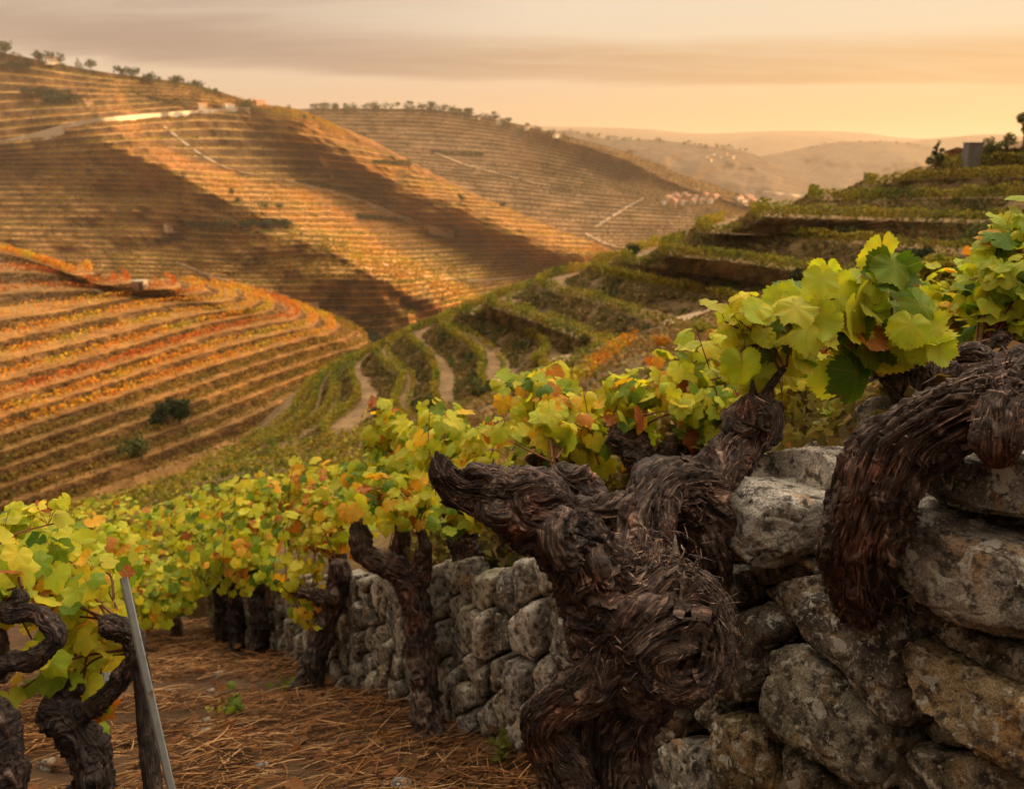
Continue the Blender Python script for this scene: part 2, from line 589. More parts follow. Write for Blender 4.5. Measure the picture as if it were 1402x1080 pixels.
# ---------------- pixel guided hill sheets: every guide is (px, py, distance)
class Sheet:
    def __init__(self, guides, nc, terr_rows, warp=None, backs=(250, -60)):
        """guides top -> bottom"""
        self.nc = nc
        G = np.stack([catmull([(x, y, d) for x, y, d in g], nc) for g in guides])   # ng, nc, 3
        self.G, self.rows, self.warp, self.backs = G, terr_rows, warp, backs

    def at(self, t):
        """t in 0..1 (top..bottom) -> (nc,3) pixel/depth rows"""
        ng = len(self.G)
        x = np.clip(t * (ng - 1), 0, ng - 1 - 1e-6); i = int(x); f = x - i
        g = lambda k: self.G[min(max(k, 0), ng - 1)] if 0 <= k < ng else (2 * self.G[0] - self.G[1] if k < 0 else 2 * self.G[-1] - self.G[-2])
        p0, p1, p2, p3 = g(i - 1), g(i), g(i + 1), g(i + 2)
        q = 0.5 * (2 * p1 + (p2 - p0) * f + (2 * p0 - 5 * p1 + 4 * p2 - p3) * f * f + (3 * p1 - p0 - 3 * p2 + p3) * f ** 3)
        return q

    def world(self, t):
        q = self.at(t)
        d = q[:, 2]
        if self.warp is not None:
            d = d + self.warp(q[:, 0], q[:, 1], d)
        return U(q[:, 0], q[:, 1], d)

    def build(self, name, mat, key, label=None):
        n = self.rows
        V, C, self.edges = [], [], []
        top = self.world(0.0)
        if self.backs:
            for a, b in ((2.2, 4.0), (1.0, 1.0)):
                V.append(top * (1 + 0.0) + np.array([0, self.backs[0] * a, self.backs[1] * b])); C.append(np.zeros(len(top)))
        for k in range(n):
            jt = lambda q: min(1.0, max(0.0, (q + (0.34 * math.sin(q * 12.9898 + n) if 0 < q < n else 0)) / n))
            t0, t1 = jt(k), jt(k + 1)
            A, B = self.world(t0), self.world(t1)          # A higher edge, B lower edge
            h = (A[:, 2] - B[:, 2])[:, None]
            up = np.array([0, 0, 1.0])
            # riser falls from A steeply, then tread runs out to B
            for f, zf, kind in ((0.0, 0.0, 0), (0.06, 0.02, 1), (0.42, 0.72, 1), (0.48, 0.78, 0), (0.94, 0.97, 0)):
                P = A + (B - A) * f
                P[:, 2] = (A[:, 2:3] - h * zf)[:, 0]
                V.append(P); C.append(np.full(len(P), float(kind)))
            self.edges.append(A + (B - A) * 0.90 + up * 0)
            self.edges[-1][:, 2] = (A[:, 2:3] - h * 0.95)[:, 0]
        V.append(self.world(1.0)); C.append(np.zeros(self.nc))
        if self.backs:
            V.append(V[-1] + np.array([0, -10.0, -60.0])); C.append(np.zeros(self.nc))
        Vv = np.stack(V)
        # close the far right end by turning the hill away
        last = Vv[:, -1] + np.array([25.0, 90.0, -14.0]); last2 = Vv[:, -1] + np.array([20.0, 260.0, -70.0])
        Vv = np.concatenate([Vv, last[:, None], last2[:, None]], 1)
        Cc = np.stack(C); Cc = np.concatenate([Cc, Cc[:, -1:], Cc[:, -1:]], 1)
        nr, nc = Vv.shape[:2]
        F = gridfaces(nr, nc)
        Vf = Vv.reshape(-1, 3)
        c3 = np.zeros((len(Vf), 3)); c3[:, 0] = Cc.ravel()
        o = mesh(name, Vf, F, mat, smooth=False, colr=c3)
        tag(o, label, kind="structure")
        add_bvh(key, Vf, F)
        return o


def segdist(px, py, line):
    """signed distance (pixels) to a polyline, positive to its right when walking it"""
    best = np.full(px.shape, 1e9); sgn = np.ones(px.shape); al = np.zeros(px.shape)
    L = np.asarray(line, float); n = len(L) - 1
    for i in range(n):
        a, b = L[i], L[i + 1]; ab = b - a
        t = np.clip(((px - a[0]) * ab[0] + (py - a[1]) * ab[1]) / (ab @ ab), 0, 1)
        dx, dy = px - a[0] - t * ab[0], py - a[1] - t * ab[1]
        d = np.hypot(dx, dy); cr = ab[0] * dy - ab[1] * dx
        m = d < best
        best = np.where(m, d, best); sgn = np.where(m, np.sign(cr), sgn); al = np.where(m, (i + t) / n, al)
    return best * sgn, al


C_A = [(20, 150), (130, 190), (230, 232), (325, 283), (400, 305), (440, 330), (505, 375), (600, 420)]
C_B = [(330, 160), (400, 178), (470, 215), (560, 262), (650, 305), (760, 345), (850, 352)]
C_C = [(150, 330), (250, 345), (330, 350), (420, 330), (470, 345), (540, 395), (600, 425)]


def warp5(px, py, d):
    w_ = 0.0
    for line, amp, wl, wr in ((C_A, 92.0, 46.0, 46.0), (C_B, 52.0, 46.0, 40.0)):
        s_, a_ = segdist(px, py, line)
        # s_>0 : below / left of a crest that runs down to the right
        e = np.where(s_ > 0, np.exp(-np.abs(s_) / wl), np.exp(-(s_ / wr) ** 2))
        w_ = w_ - amp * e * np.clip(a_ * 6, 0, 1) * (d / 600.0) * ((0.85 + 0.6 * a_) if line is C_A else (0.75 + 0.45 * np.sin(a_ * 9.0)))
    P = np.stack([px / 75.0, py / 45.0, np.zeros_like(px)], -1)
    return w_ + 20.0 * fbm(P, 4) + 7.0 * fbm(P * 3.1 + 5, 2)


g5 = [
    [(-90, 62, 900), (0, 72, 880), (130, 97, 850), (260, 115, 830), (345, 140, 810), (400, 150, 800), (440, 163, 790)],
    [(-90, 190, 765), (0, 178, 755), (130, 165, 740), (260, 155, 770), (345, 160, 775), (420, 170, 740), (485, 187, 760)],
    [(-90, 232, 790), (0, 230, 760), (200, 232, 660), (330, 238, 700), (450, 240, 730), (540, 246, 690), (612, 252, 720)],
    [(-90, 290, 710), (0, 290, 680), (200, 292, 620), (330, 300, 580), (450, 300, 650), (560, 300, 690), (660, 300, 640), (738, 304, 690)],
    [(-90, 345, 620), (0, 345, 600), (200, 350, 560), (330, 356, 525), (440, 350, 490), (540, 355, 590), (660, 350, 650), (770, 349, 610), (850, 349, 650)],
    [(-90, 410, 530), (0, 410, 515), (200, 405, 490), (330, 410, 470), (450, 414, 440), (540, 412, 455), (620, 398, 560), (700, 388, 590), (800, 369, 610), (868, 355, 620)],
    [(-90, 480, 450), (0, 480, 440), (240, 480, 420), (380, 474, 405), (470, 486, 395), (550, 478, 420), (630, 446, 510), (720, 415, 540), (820, 382, 560), (890, 362, 575)],
]
sh5 = Sheet(g5, 300, 46, warp5)
sh5.build("valley_hill", M_T5, "t5")

C_D = [(690, 168), (760, 188), (850, 216), (905, 243), (950, 262), (985, 272)]


def warp6(px, py, d):
    s_, a_ = segdist(px, py, C_D)
    e = np.where(s_ > 0, np.exp(-np.abs(s_) / 26.0), np.exp(-(s_ / 70.0) ** 2))
    P = np.stack([px / 90.0, py / 40.0, np.full_like(px, 3.3)], -1)
    return -125.0 * e * np.clip(a_ * 5, 0, 1) + 16 * fbm(P, 3)


g6 = [
    [(370, 152, 1280), (430, 149, 1270), (520, 149, 1250), (600, 151, 1230), (690, 166, 1210), (760, 183, 1190), (850, 206, 1170), (920, 235, 1150), (1000, 262, 1130), (1050, 281, 1110)],
    [(370, 190, 1150), (500, 195, 1140), (600, 200, 1120), (690, 206, 1100), (780, 221, 1085), (860, 240, 1080), (920, 256, 1080), (985, 273, 1070), (1060, 290, 1060)],
    [(400, 230, 1010), (520, 235, 1000), (620, 245, 990), (720, 255, 985), (800, 265, 980), (870, 272, 980), (940, 281, 990), (1000, 288, 1000), (1070, 297, 1000)],
    [(450, 300, 860), (560, 300, 860), (680, 305, 865), (780, 310, 870), (860, 313, 880), (940, 313, 900), (1010, 311, 920), (1080, 309, 940)],
    [(500, 362, 760), (600, 362, 760), (700, 360, 770), (800, 358, 780), (880, 351, 800), (960, 341, 830), (1020, 331, 850), (1090, 323, 870)],
]
sh6 = Sheet(g6, 240, 34, warp6)
sh6.build("village_hill", M_T6, "t6")


def plain_sheet(name, key, guides, mat, nc, nsub, amp, scale, back):
    sh = Sheet(guides, nc, 1, None, None)
    ts = np.linspace(0, 1, nsub)
    V = []
    for t in ts:
        q = sh.at(t)
        P = np.stack([q[:, 0] / scale, q[:, 1] / scale * 2, np.full(nc, 9.1)], -1)
        V.append(U(q[:, 0], q[:, 1], q[:, 2] * (1 + amp * fbm(P, 4) * min(1, 4 * t))))
    V = [V[0] + np.array([0, back, -back * 0.25])] + V
    V = np.stack(V); F = gridfaces(len(V), nc); Vf = V.reshape(-1, 3)
    c3 = np.zeros((len(Vf), 3)); c3[:, 0] = 0.5
    o = mesh(name, Vf, F, mat, smooth=True, colr=c3); tag(o, kind="structure")
    add_bvh(key, Vf, F)
    return o


plain_sheet("receding_hill", "t7", [
    [(740, 184, 2300), (780, 179, 2300), (830, 190, 2280), (900, 192, 2250), (960, 199, 2220), (1020, 207, 2200), (1060, 225, 2150), (1100, 244, 2100), (1140, 258, 2050), (1190, 276, 2000)],
    [(740, 235, 1900), (860, 232, 1900), (960, 240, 1850), (1040, 252, 1800), (1100, 266, 1760), (1200, 284, 1750)],
    [(740, 300, 1500), (860, 300, 1500), (960, 300, 1450), (1040, 302, 1400), (1200, 310, 1400)]], M_T7, 160, 30, 0.035, 45.0, 600)
plain_sheet("hazy_hill", "t8", [
    [(1000, 232, 3500), (1040, 215, 3450), (1080, 207, 3400), (1130, 197, 3350), (1180, 194, 3300), (1235, 195, 3300), (1300, 204, 3250), (1340, 216, 3200), (1420, 235, 3200), (1560, 250, 3200)],
    [(1000, 258, 2900), (1100, 246, 2850), (1200, 240, 2800), (1300, 244, 2750), (1560, 270, 2750)],
    [(1000, 290, 2300), (1100, 290, 2250), (1200, 290, 2200), (1300, 290, 2200), (1560, 300, 2200)]], M_T7, 160, 26, 0.04, 60.0, 900)
for nm, key, g, d in (
        ("distant_mountain", "m1", [(560, 168), (700, 170), (770, 176), (860, 184), (950, 190), (1010, 192), (1050, 184), (1100, 187), (1150, 189), (1230, 200), (1400, 214)], 5600),
        ("distant_mountain", "m2", [(1130, 206), (1200, 200), (1260, 192), (1300, 188), (1360, 184), (1420, 188), (1600, 196)], 4600),
        ("distant_mountain", "m3", [(500, 172), (780, 174), (880, 177), (960, 183), (1080, 179), (1180, 182), (1260, 190), (1500, 190)], 6600)):
    plain_sheet(nm, key, [[(x, y, d) for x, y in g], [(x, y + 34, d * 0.86) for x, y in g], [(x, 262, d * 0.72) for x, y in g]], M_T7, 120, 14, 0.02, 50.0, 1500)


# ---------------- contour guided hills: each row lies at one height
def contour_hill(name, mat, key, rows, nc, riser_at, extra_top=None, skirt=None, hook=None):
    """rows: list of (z, [(px,py)...]) from the TOP row down; returns world edge curves"""
    E = []
    for z, pts in rows:
        if z is None:
            Q = catmull(pts, 160); W_ = U(Q[:, 0], Q[:, 1], Q[:, 2])
        else:
            Q = catmull([(x, y, 0) for x, y in pts], 160); W_ = UZ(Q[:, 0], Q[:, 1], z)
        W_ = resample(W_, nc)
        if hook is not None:
            W_ = np.vstack([W_, W_[-1] + np.array(hook) * min(1.0, (len(E) + 1) / 7)])
        E.append(W_)
    nc = len(E[0])
    V, C = [], []
    if extra_top is not None:
        for P in extra_top(E[0]):
            V.append(P); C.append(np.zeros(nc))
    for k, A in enumerate(E):
        V.append(A); C.append(np.zeros(nc))
        if k + 1 < len(E):
            B = E[k + 1]
            dz = (A[:, 2] - B[:, 2])[:, None]
            wob = fbm(np.stack([A[:, 0] * 0.15, A[:, 1] * 0.15, np.full(nc, k * 3.1)], -1), 2)[:, None]
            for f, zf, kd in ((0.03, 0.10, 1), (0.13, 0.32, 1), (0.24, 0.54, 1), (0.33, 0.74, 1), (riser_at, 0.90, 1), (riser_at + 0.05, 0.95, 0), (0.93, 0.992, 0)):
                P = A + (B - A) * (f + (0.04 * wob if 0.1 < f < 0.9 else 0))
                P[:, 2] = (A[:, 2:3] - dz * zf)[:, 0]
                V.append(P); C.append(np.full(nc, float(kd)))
    if skirt is not None:
        for P in skirt(E[-1]):
            V.append(P); C.append(np.full(nc, 0.6))
    V = np.stack(V); F = gridfaces(len(V), nc); Vf = V.reshape(-1, 3).copy()
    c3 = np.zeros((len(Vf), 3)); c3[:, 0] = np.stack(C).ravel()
    Vf += (np.stack([fbm(Vf * 0.9, 3), fbm(Vf * 0.9 + 31, 3), 0.5 * fbm(Vf * 0.9 + 57, 3)], -1) * 0.28) * (0.35 + 0.65 * c3[:, :1])
    o = mesh(name, Vf, F, mat, smooth=False, colr=c3); tag(o, kind="structure")
    add_bvh(key, Vf, F)
    return E


T3_ROWS = [
    (None, [(1322, 208, 95), (1330, 206, 93), (1345, 209, 91), (1402, 203, 89), (1480, 196, 86), (1600, 190, 82)]),
    (None, [(1270, 229, 96), (1262, 231, 94), (1290, 231, 92), (1340, 227, 90), (1402, 224, 88), (1500, 220, 85), (1640, 215, 80)]),
    (None, [(1205, 247, 100), (1184, 250, 96), (1200, 256, 92), (1232, 249, 90), (1316, 244, 88), (1402, 243, 85), (1500, 242, 82), (1660, 240, 78)]),
    (None, [(1135, 263, 104), (1108, 268, 98), (1125, 275, 92), (1170, 274, 90), (1230, 273, 87), (1402, 271, 82), (1520, 272, 80), (1680, 274, 76)]),
    (-6.2, [(1085, 285), (1060, 287), (1028, 293), (1050, 298), (1090, 299), (1150, 301), (1230, 303), (1391, 308), (1520, 314), (1680, 322)]),
    (-8.2, [(1020, 297), (985, 303), (953, 313), (975, 320), (1025, 320), (1128, 330), (1180, 336), (1240, 343), (1330, 352), (1500, 372)]),
    (-10.6, [(960, 322), (930, 330), (905, 342), (918, 350), (970, 356), (1030, 363), (1085, 372), (1140, 382), (1260, 400), (1420, 424)]),
    (-12.6, [(900, 336), (872, 344), (852, 354), (866, 361), (915, 369), (975, 377), (1020, 384), (1062, 393), (1150, 410), (1300, 440)]),
    (-14.4, [(860, 352), (828, 359), (812, 366), (822, 374), (862, 384), (910, 395), (960, 404), (1000, 413), (1080, 430), (1200, 455)]),
    (-16.4, [(808, 369), (770, 376), (744, 383), (737, 393), (760, 401), (800, 411), (840, 424), (880, 440), (940, 458), (1040, 485)]),
    (-18.6, [(745, 388), (708, 398), (676, 410), (672, 420), (698, 430), (730, 441), (765, 455), (800, 468), (850, 486), (940, 510)]),
    (-20.6, [(695, 406), (660, 416), (636, 425), (640, 431), (672, 436), (705, 450), (736, 468), (746, 482), (738, 500), (760, 525)]),
    (-22.6, [(655, 420), (628, 430), (606, 440), (606, 449), (624, 464), (648, 482), (659, 500), (656, 516), (668, 540), (700, 565)]),
    (-24.6, [(615, 434), (585, 446), (560, 457), (559, 467), (573, 480), (588, 496), (595, 518), (592, 540), (600, 560), (630, 585)]),
    (-26.4, [(575, 452), (545, 464), (520, 477), (515, 486), (523, 500), (540, 511), (551, 520), (546, 536), (540, 560), (565, 590)]),
    (-28.0, [(540, 468), (510, 480), (487, 495), (479, 510), (484, 528), (488, 546), (478, 560), (460, 574), (440, 592), (455, 615)]),
    (-29.6, [(505, 482), (480, 494), (462, 508), (457, 524), (455, 540), (447, 560), (430, 578), (400, 596), (370, 615), (385, 640)]),
    (-31.2, [(475, 496), (455, 506), (440, 520), (432, 538), (428, 555), (414, 574), (390, 592), (355, 612), (315, 636), (320, 660)]),
    (-33.0, [(450, 508), (432, 520), (418, 534), (408, 550), (398, 568), (378, 586), (350, 604), (310, 626), (262, 652), (260, 680)]),
]


def t3_top(E):
    # the spur keeps rising out of the picture to the right
    u = np.linspace(0, 1, len(E))[:, None]
    a = E + np.array([0.5, 4.0, 0.4])
    b = a + np.array([3.0, 8.0, -0.4]) + u ** 2 * np.array([14, 0, 5.0])
    c = b + np.array([8.0, 60.0, -26.0])
    return [c, b, a]


E3 = contour_hill("terraced_spur", M_T3, "t3", T3_ROWS, 260, 0.42, t3_top,
                  lambda E: [E + np.array([-3, -1, -1.5]), E + np.array([-8, 0, -6]), E + np.array([-14, 4, -24])])

T4_ROWS = [
    (-22.0, [(-160, 352), (-60, 340), (0, 346), (40, 356), (75, 368), (100, 376), (120, 376)]),
    (-23.2, [(-170, 395), (-60, 374), (0, 372), (50, 374), (100, 382), (140, 390), (165, 389)]),
    (-24.4, [(-180, 440), (-60, 412), (0, 402), (70, 398), (130, 398), (175, 398), (225, 396)]),
    (-25.6, [(-200, 482), (-60, 450), (0, 438), (80, 426), (150, 412), (200, 404), (255, 404)]),
    (-26.8, [(-210, 520), (-60, 480), (0, 466), (90, 446), (170, 429), (240, 416), (292, 414)]),
    (-28.0, [(-220, 555), (-60, 508), (0, 494), (100, 470), (190, 448), (260, 432), (318, 424)]),
    (-29.2, [(-230, 588), (-60, 536), (0, 521), (110, 492), (200, 466), (270, 446), (335, 432)]),
    (-30.4, [(-240, 620), (-60, 562), (0, 546), (120, 512), (215, 482), (300, 456), (372, 442)]),
    (-31.6, [(-240, 650), (-60, 588), (0, 570), (120, 534), (215, 502), (310, 474), (398, 452)]),
    (-32.8, [(-250, 680), (-60, 614), (0, 595), (120, 556), (220, 522), (330, 488), (425, 462)]),
    (-34.0, [(-250, 708), (-60, 640), (0, 619), (120, 578), (225, 543), (340, 503), (448, 470)]),
    (-35.4, [(-250, 735), (-60, 664), (0, 643), (120, 602), (230, 564), (350, 520), (470, 480)]),
    (-36.8, [(-250, 760), (-60, 690), (0, 668), (120, 626), (235, 587), (350, 540), (474, 492)]),
    (-38.2, [(-250, 790), (-60, 714), (0, 693), (120, 652), (240, 610), (350, 566), (470, 506)]),
    (-39.8, [(-250, 820), (-60, 742), (0, 720), (120, 680), (240, 638), (350, 594), (465, 524)]),
]


def t4_top(E):
    return [E + np.array([-30, 60, -16.0]), E + np.array([-6, 9, 0.3])]


E4 = contour_hill("orange_hillside", M_T4, "t4", T4_ROWS, 130, 0.42, t4_top,
                  lambda E: [E + np.array([2, -3, -3.0]), E + np.array([5, -8, -14.0])],
                  hook=[(1.3, 1.0, 0), (2.4, 2.6, 0), (3.0, 4.8, 0), (3.2, 7.5, 0), (2.6, 11, 0), (0.6, 16, 0), (-4, 24, 0), (-12, 34, 0)])
# the valley side we stand on goes on rising, out of the picture to the right
cr_ = catmull(np.array([(48, -60, 16), (46, 0, 15), (62, 34, 17), (82, 62, 20), (104, 88, 19), (126, 112, 10), (150, 150, -12), (170, 200, -40)], float), 60)
up_ = [cr_ + np.array([90, -40, -30.0]), cr_ + np.array([30, -14, 2.0]), cr_, cr_ + np.array([-9, 1, -6.0]), cr_ + np.array([-17, 2, -14.0]), cr_ + np.array([-20, 2, -40.0])]
Vf = np.stack(up_).reshape(-1, 3); Vf[:, 2] += 0.8 * fbm(Vf * 0.06, 3)
tag(mesh("upper_hillside", Vf, gridfaces(6, 60), M_T3, colr=np.full((len(Vf), 3), 0.6)), kind="structure")

# ---------------- hillside just below the camera, retaining wall line, near ground
GA, GB = -0.96, -0.5      # near ground z = GA + GB*y


def gz(x, y):
    return GA + GB * y + 0.05 * perlin(np.stack([np.asarray(x) * 1.3, np.asarray(y) * 1.3, np.zeros_like(np.asarray(x, float))], -1))


WT = np.array([U(1700, 560, 1.0), U(1402, 680, 1.35), U(1300, 690, 1.55), U(985, 700, 2.2), U(760, 772, 3.0), U(600, 782, 3.8),
               U(480, 790, 4.8), U(380, 797, 6.0), U(290, 803, 7.6), U(200, 806, 9.6)])
COLS = [1900, 1700, 1402, 1300, 985, 760, 600, 480, 380, 250, 100, -100, -350, -700]
g_wall = [U(1900, 800, 1.0), U(1700, 760, 1.2), WT[1], WT[2], WT[3], WT[4], WT[5], WT[6], WT[7], U(250, 803, 9.5), U(100, 812, 11.5), U(-100, 835, 12), U(-350, 850, 12), U(-700, 870, 12)]
g_a2 = [(1900, 520, 7), (1700, 520, 8), (1402, 545, 8), (1300, 560, 8), (985, 640, 8), (760, 705, 8.5), (600, 745, 9.5), (480, 765, 10.5), (380, 775, 12), (250, 785, 13.5), (100, 795, 14.5), (-100, 812, 15), (-350, 830, 15), (-700, 850, 15)]
g_a1 = [(1900, 330, 22), (1700, 350, 24), (1402, 400, 26), (1300, 420, 27), (985, 500, 30), (760, 585, 32), (600, 635, 34), (480, 660, 36), (380, 690, 37), (250, 720, 38), (100, 745, 38), (-100, 770, 38), (-350, 790, 38), (-700, 810, 38)]
g_a0 = [(1900, 310, 48), (1700, 330, 50), (1402, 352, 54), (1300, 372, 56), (1060, 408, 60), (880, 462, 66), (740, 510, 68), (640, 548, 72), (500, 590, 76), (380, 622, 74), (250, 662, 70), (100, 705, 66), (-200, 770, 60), (-600, 830, 56)]
gw = np.array(g_wall); gb = gw + np.array([0.25, 1.2, -0.12])
loft = [gw + np.array([0.04, 0.06, -1.3]), gw + np.array([0.05, 0.12, -0.10]), gb, U(*np.array(g_a2).T), U(*np.array(g_a1).T), U(*np.array(g_a0).T)]
loft = [catmull(L_, 120) for L_ in loft]
rowsV = []
for i in range(len(loft) - 1):
    for f in np.linspace(0, 1, 16, endpoint=False):
        p = lambda k: loft[min(max(k, 0), len(loft) - 1)]
        p0, p1, p2, p3 = p(i - 1), p(i), p(i + 1), p(i + 2)
        rowsV.append(p1 + (p2 - p1) * f)
rowsV.append(loft[-1]); rowsV.append(loft[-1] + np.array([0, 3, -4.0]))
V = np.stack(rowsV); Vf = V.reshape(-1, 3).copy()
Vf[:, 2] += 0.03 * fbm(Vf * 1.4, 3)
F = gridfaces(len(rowsV), 120)
c3 = np.zeros((len(Vf), 3)); c3[:, 0] = np.clip(0.5 + fbm(Vf * 0.3, 2), 0, 1)
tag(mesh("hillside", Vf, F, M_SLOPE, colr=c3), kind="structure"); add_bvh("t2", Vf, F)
nx, ny = 110, 110
xs = np.linspace(-9, 2.4, nx); ys = np.linspace(-3, 12.5, ny)
X, Y = np.meshgrid(xs, ys)
Z = gz(X, Y) + 0.025 * fbm(np.stack([X * 5, Y * 5, X * 0], -1), 3)
# keep the front ground under the upper terrace where the wall stands
wx = np.interp(Y, WT[:, 1], WT[:, 0])
Z = np.where(X > wx + 0.1, np.minimum(Z, np.interp(Y, WT[:, 1], WT[:, 2]) - 0.5), Z)
Vf = np.stack([X, Y, Z], -1).reshape(-1, 3); F = gridfaces(ny, nx)
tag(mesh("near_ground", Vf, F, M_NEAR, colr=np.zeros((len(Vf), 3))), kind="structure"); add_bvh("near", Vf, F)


# ---------------- roads and tracks laid on the hills
def strip(name, pts, width, mat, *keys, n=60, lift=0.25, thick=0.0):
    P = polyline_on(pts, n, *keys)
    if len(P) < 4: return
    for _ in range(3):
        P[1:-1] = (P[:-2] + 2 * P[1:-1] + P[2:]) / 4
    T = np.gradient(P, axis=0); T /= np.linalg.norm(T, axis=1)[:, None]
    S = np.cross(T, np.array([0, 0, 1.0])); S /= np.linalg.norm(S, axis=1)[:, None] + 1e-9
    up = np.array([0, 0, lift])
    back = np.array([0, 0, -lift - 4])
    V = np.stack([P - S * width + back, P - S * width + up, P + S * width + up, P + S * width + back], 1)
    o = mesh(name, V.reshape(-1, 3), gridfaces(len(P), 4), mat, smooth=False); tag(o, kind="structure")
    return o


strip("road", [(-30, 203), (0, 197), (50, 186), (110, 170), (170, 163), (240, 157), (300, 153), (345, 151)], 1.8, M_ROAD, "t5", lift=2.4, n=140)
strip("road", [(590, 208), (640, 228), (690, 241), (750, 256), (820, 266), (880, 271)], 2.6, M_TRACK, "t6", lift=1.5)
strip("track", [(880, 272), (850, 290), (815, 312)], 2.2, M_TRACK, "t6", lift=1.0, n=30)
strip("track", [(225, 175), (270, 210), (320, 235), (400, 250), (470, 268), (520, 285), (580, 308), (620, 318)], 1.6, M_TRACK, "t5", lift=1.2)
strip("track", [(430, 205), (450, 225), (455, 247)], 1.3, M_TRACK, "t5", n=20, lift=1.0)
strip("track", [(240, 404), (300, 408), (350, 420), (440, 415)], 1.5, M_TRACK, "t5", n=40, lift=0.8)
strip("track", [(240, 360), (330, 392), (400, 408)], 1.3, M_TRACK, "t5", n=40, lift=0.8)
strip("track", [(520, 362), (560, 375), (640, 384), (720, 380), (800, 366), (846, 352)], 2.2, M_TRACK, "t5", n=60, lift=1.0)
strip("track", [(800, 320), (840, 338), (900, 345)], 2.5, M_TRACK, "t6", lift=1.0, n=20)
strip("road", [(1046, 264), (1075, 266), (1108, 271)], 5.0, M_ROAD, "t7", lift=2.5, n=20)  # pale strip painted in for the river glint across the valley
strip("track", [(118, 392), (140, 400), (160, 407)], 0.55, M_TRACK, "t4", lift=0.12, n=26)
strip("track", [(652, 534), (700, 518), (760, 497), (830, 474), (900, 450), (980, 424), (1060, 396)], 0.8, M_TRACK, "t3", "t2", lift=0.25, n=60)
# ================================================================== STONE WALL
def cube_sphere(n):
    l = np.tan(np.linspace(-1, 1, n) * math.pi / 4)
    A, B = np.meshgrid(l, l)
    one = np.ones_like(A)
    fs = [(A, B, one), (-A, B, -one), (one, B, -A), (-one, B, A), (A, one, -B), (A, -one, B)]
    V = np.concatenate([np.stack(f, -1).reshape(-1, 3) for f in fs])
    V /= np.linalg.norm(V, axis=1)[:, None]
    F = np.concatenate([gridfaces(n, n, off=k * n * n) for k in range(6)])
    key = np.round(V, 5); _, idx, inv = np.unique(key, axis=0, return_index=True, return_inverse=True)
    return V[idx], inv.reshape(-1)[F]


CS = {n: cube_sphere(n) for n in (9, 14, 22, 44, 64)}


def rho_of(poly2, m=180, smooth=5):
    """radius of a star shaped polygon round the origin"""
    ph = np.linspace(-np.pi, np.pi, m, endpoint=False)
    d = np.stack([np.cos(ph), np.sin(ph)], 1)
    r = np.full(m, np.inf)
    n = len(poly2)
    for i in range(n):
        a, b = poly2[i], poly2[(i + 1) % n]; e = b - a
        den = d[:, 0] * e[1] - d[:, 1] * e[0]
        den = np.where(np.abs(den) < 1e-9, 1e-9, den)
        t = (a[0] * e[1] - a[1] * e[0]) / den
        s_ = (a[0] * d[:, 1] - a[1] * d[:, 0]) / den
        ok = (t > 1e-6) & (s_ >= -1e-4) & (s_ <= 1 + 1e-4)
        r = np.where(ok & (t < r), t, r)
    md = np.median(r[np.isfinite(r)]); r = np.where(np.isfinite(r), r, md)
    for _ in range(smooth):
        r = (np.roll(r, 1) + 2 * r + np.roll(r, -1)) / 4
    return ph, r


def stone_arrays(poly, nrm, thick, seed, n=22, shrink=0.97, rough=1.0, e=0.45):
    poly = np.asarray(poly, float)
    g = np.random.default_rng(seed)
    c = poly.mean(0)
    nrm = nrm / np.linalg.norm(nrm)
    a = poly[np.argmax(np.linalg.norm(poly - c, axis=1))] - c
    a = a - nrm * (a @ nrm); a /= np.linalg.norm(a)
    b = np.cross(nrm, a)
    p2 = np.stack([(poly - c) @ a, (poly - c) @ b], 1)
    ph, rr = rho_of(p2)
    V, F = CS[n]
    S = V.copy()
    for _ in range(15):
        d = g.normal(size=3); d /= np.linalg.norm(d); h = g.uniform(0.62, 0.88)
        ex = np.maximum(0, S @ d - h); S -= ex[:, None] * d * 0.94
    q = np.hypot(S[:, 0], S[:, 1]); w_ = S[:, 2]
    phi = np.arctan2(S[:, 1], S[:, 0])
    rho = np.interp(phi, np.append(ph, np.pi), np.append(rr, rr[0]))
    sz = rr.mean()
    planar = rho * np.minimum(1.0, q * 1.10) ** e * shrink
    P = c + (np.cos(phi) * planar)[:, None] * a + (np.sin(phi) * planar)[:, None] * b + (np.sign(w_) * np.abs(w_) ** 0.5 * thick)[:, None] * nrm
    out = P - c; out /= np.linalg.norm(out, axis=1)[:, None] + 1e-9
    k = 1.0 / max(sz, 0.02)
    d1 = fbm(P * k * 0.9 + seed * 3.7, 4) * 0.034 * sz
    rid = 1 - np.abs(perlin(P * k * 1.7 + seed * 1.3)) * 2
    d2 = -np.maximum(0, rid - 0.80) * 0.20 * sz
    d3 = fbm(P * 38 + seed, 3) * 0.0045
    d4 = fbm(P * 110 + seed, 2) * 0.0016
    P = P + out * ((d1 + d2) * rough + d3 + d4)[:, None]
    return P, F


wall = empty("stone_wall", WT[3] + np.array([0, 0, -0.8]))
tag(wall, "grey lichen spotted dry stone retaining wall running down beside the vine terrace", "wall")
WL = np.array(wall.location)

hA, hB = WT[2], WT[3]
ht = (hA - hB) / np.linalg.norm(hA - hB)
hn = np.cross(ht, [0, 0, 1.0]); hn /= np.linalg.norm(hn)
if hn @ (-hA) < 0: hn = -hn
hdn = np.array([0, 0, -1.0]) + 0.14 * hn
hpn = np.cross(ht, hdn); hpn /= np.linalg.norm(hpn)
if hpn @ (-hA) < 0: hpn = -hpn


def on_face(px, py, off=0.0):
    d = ray(px, py); t = ((hA + hpn * off) @ hpn) / (d @ hpn)
    return d * t[..., None]


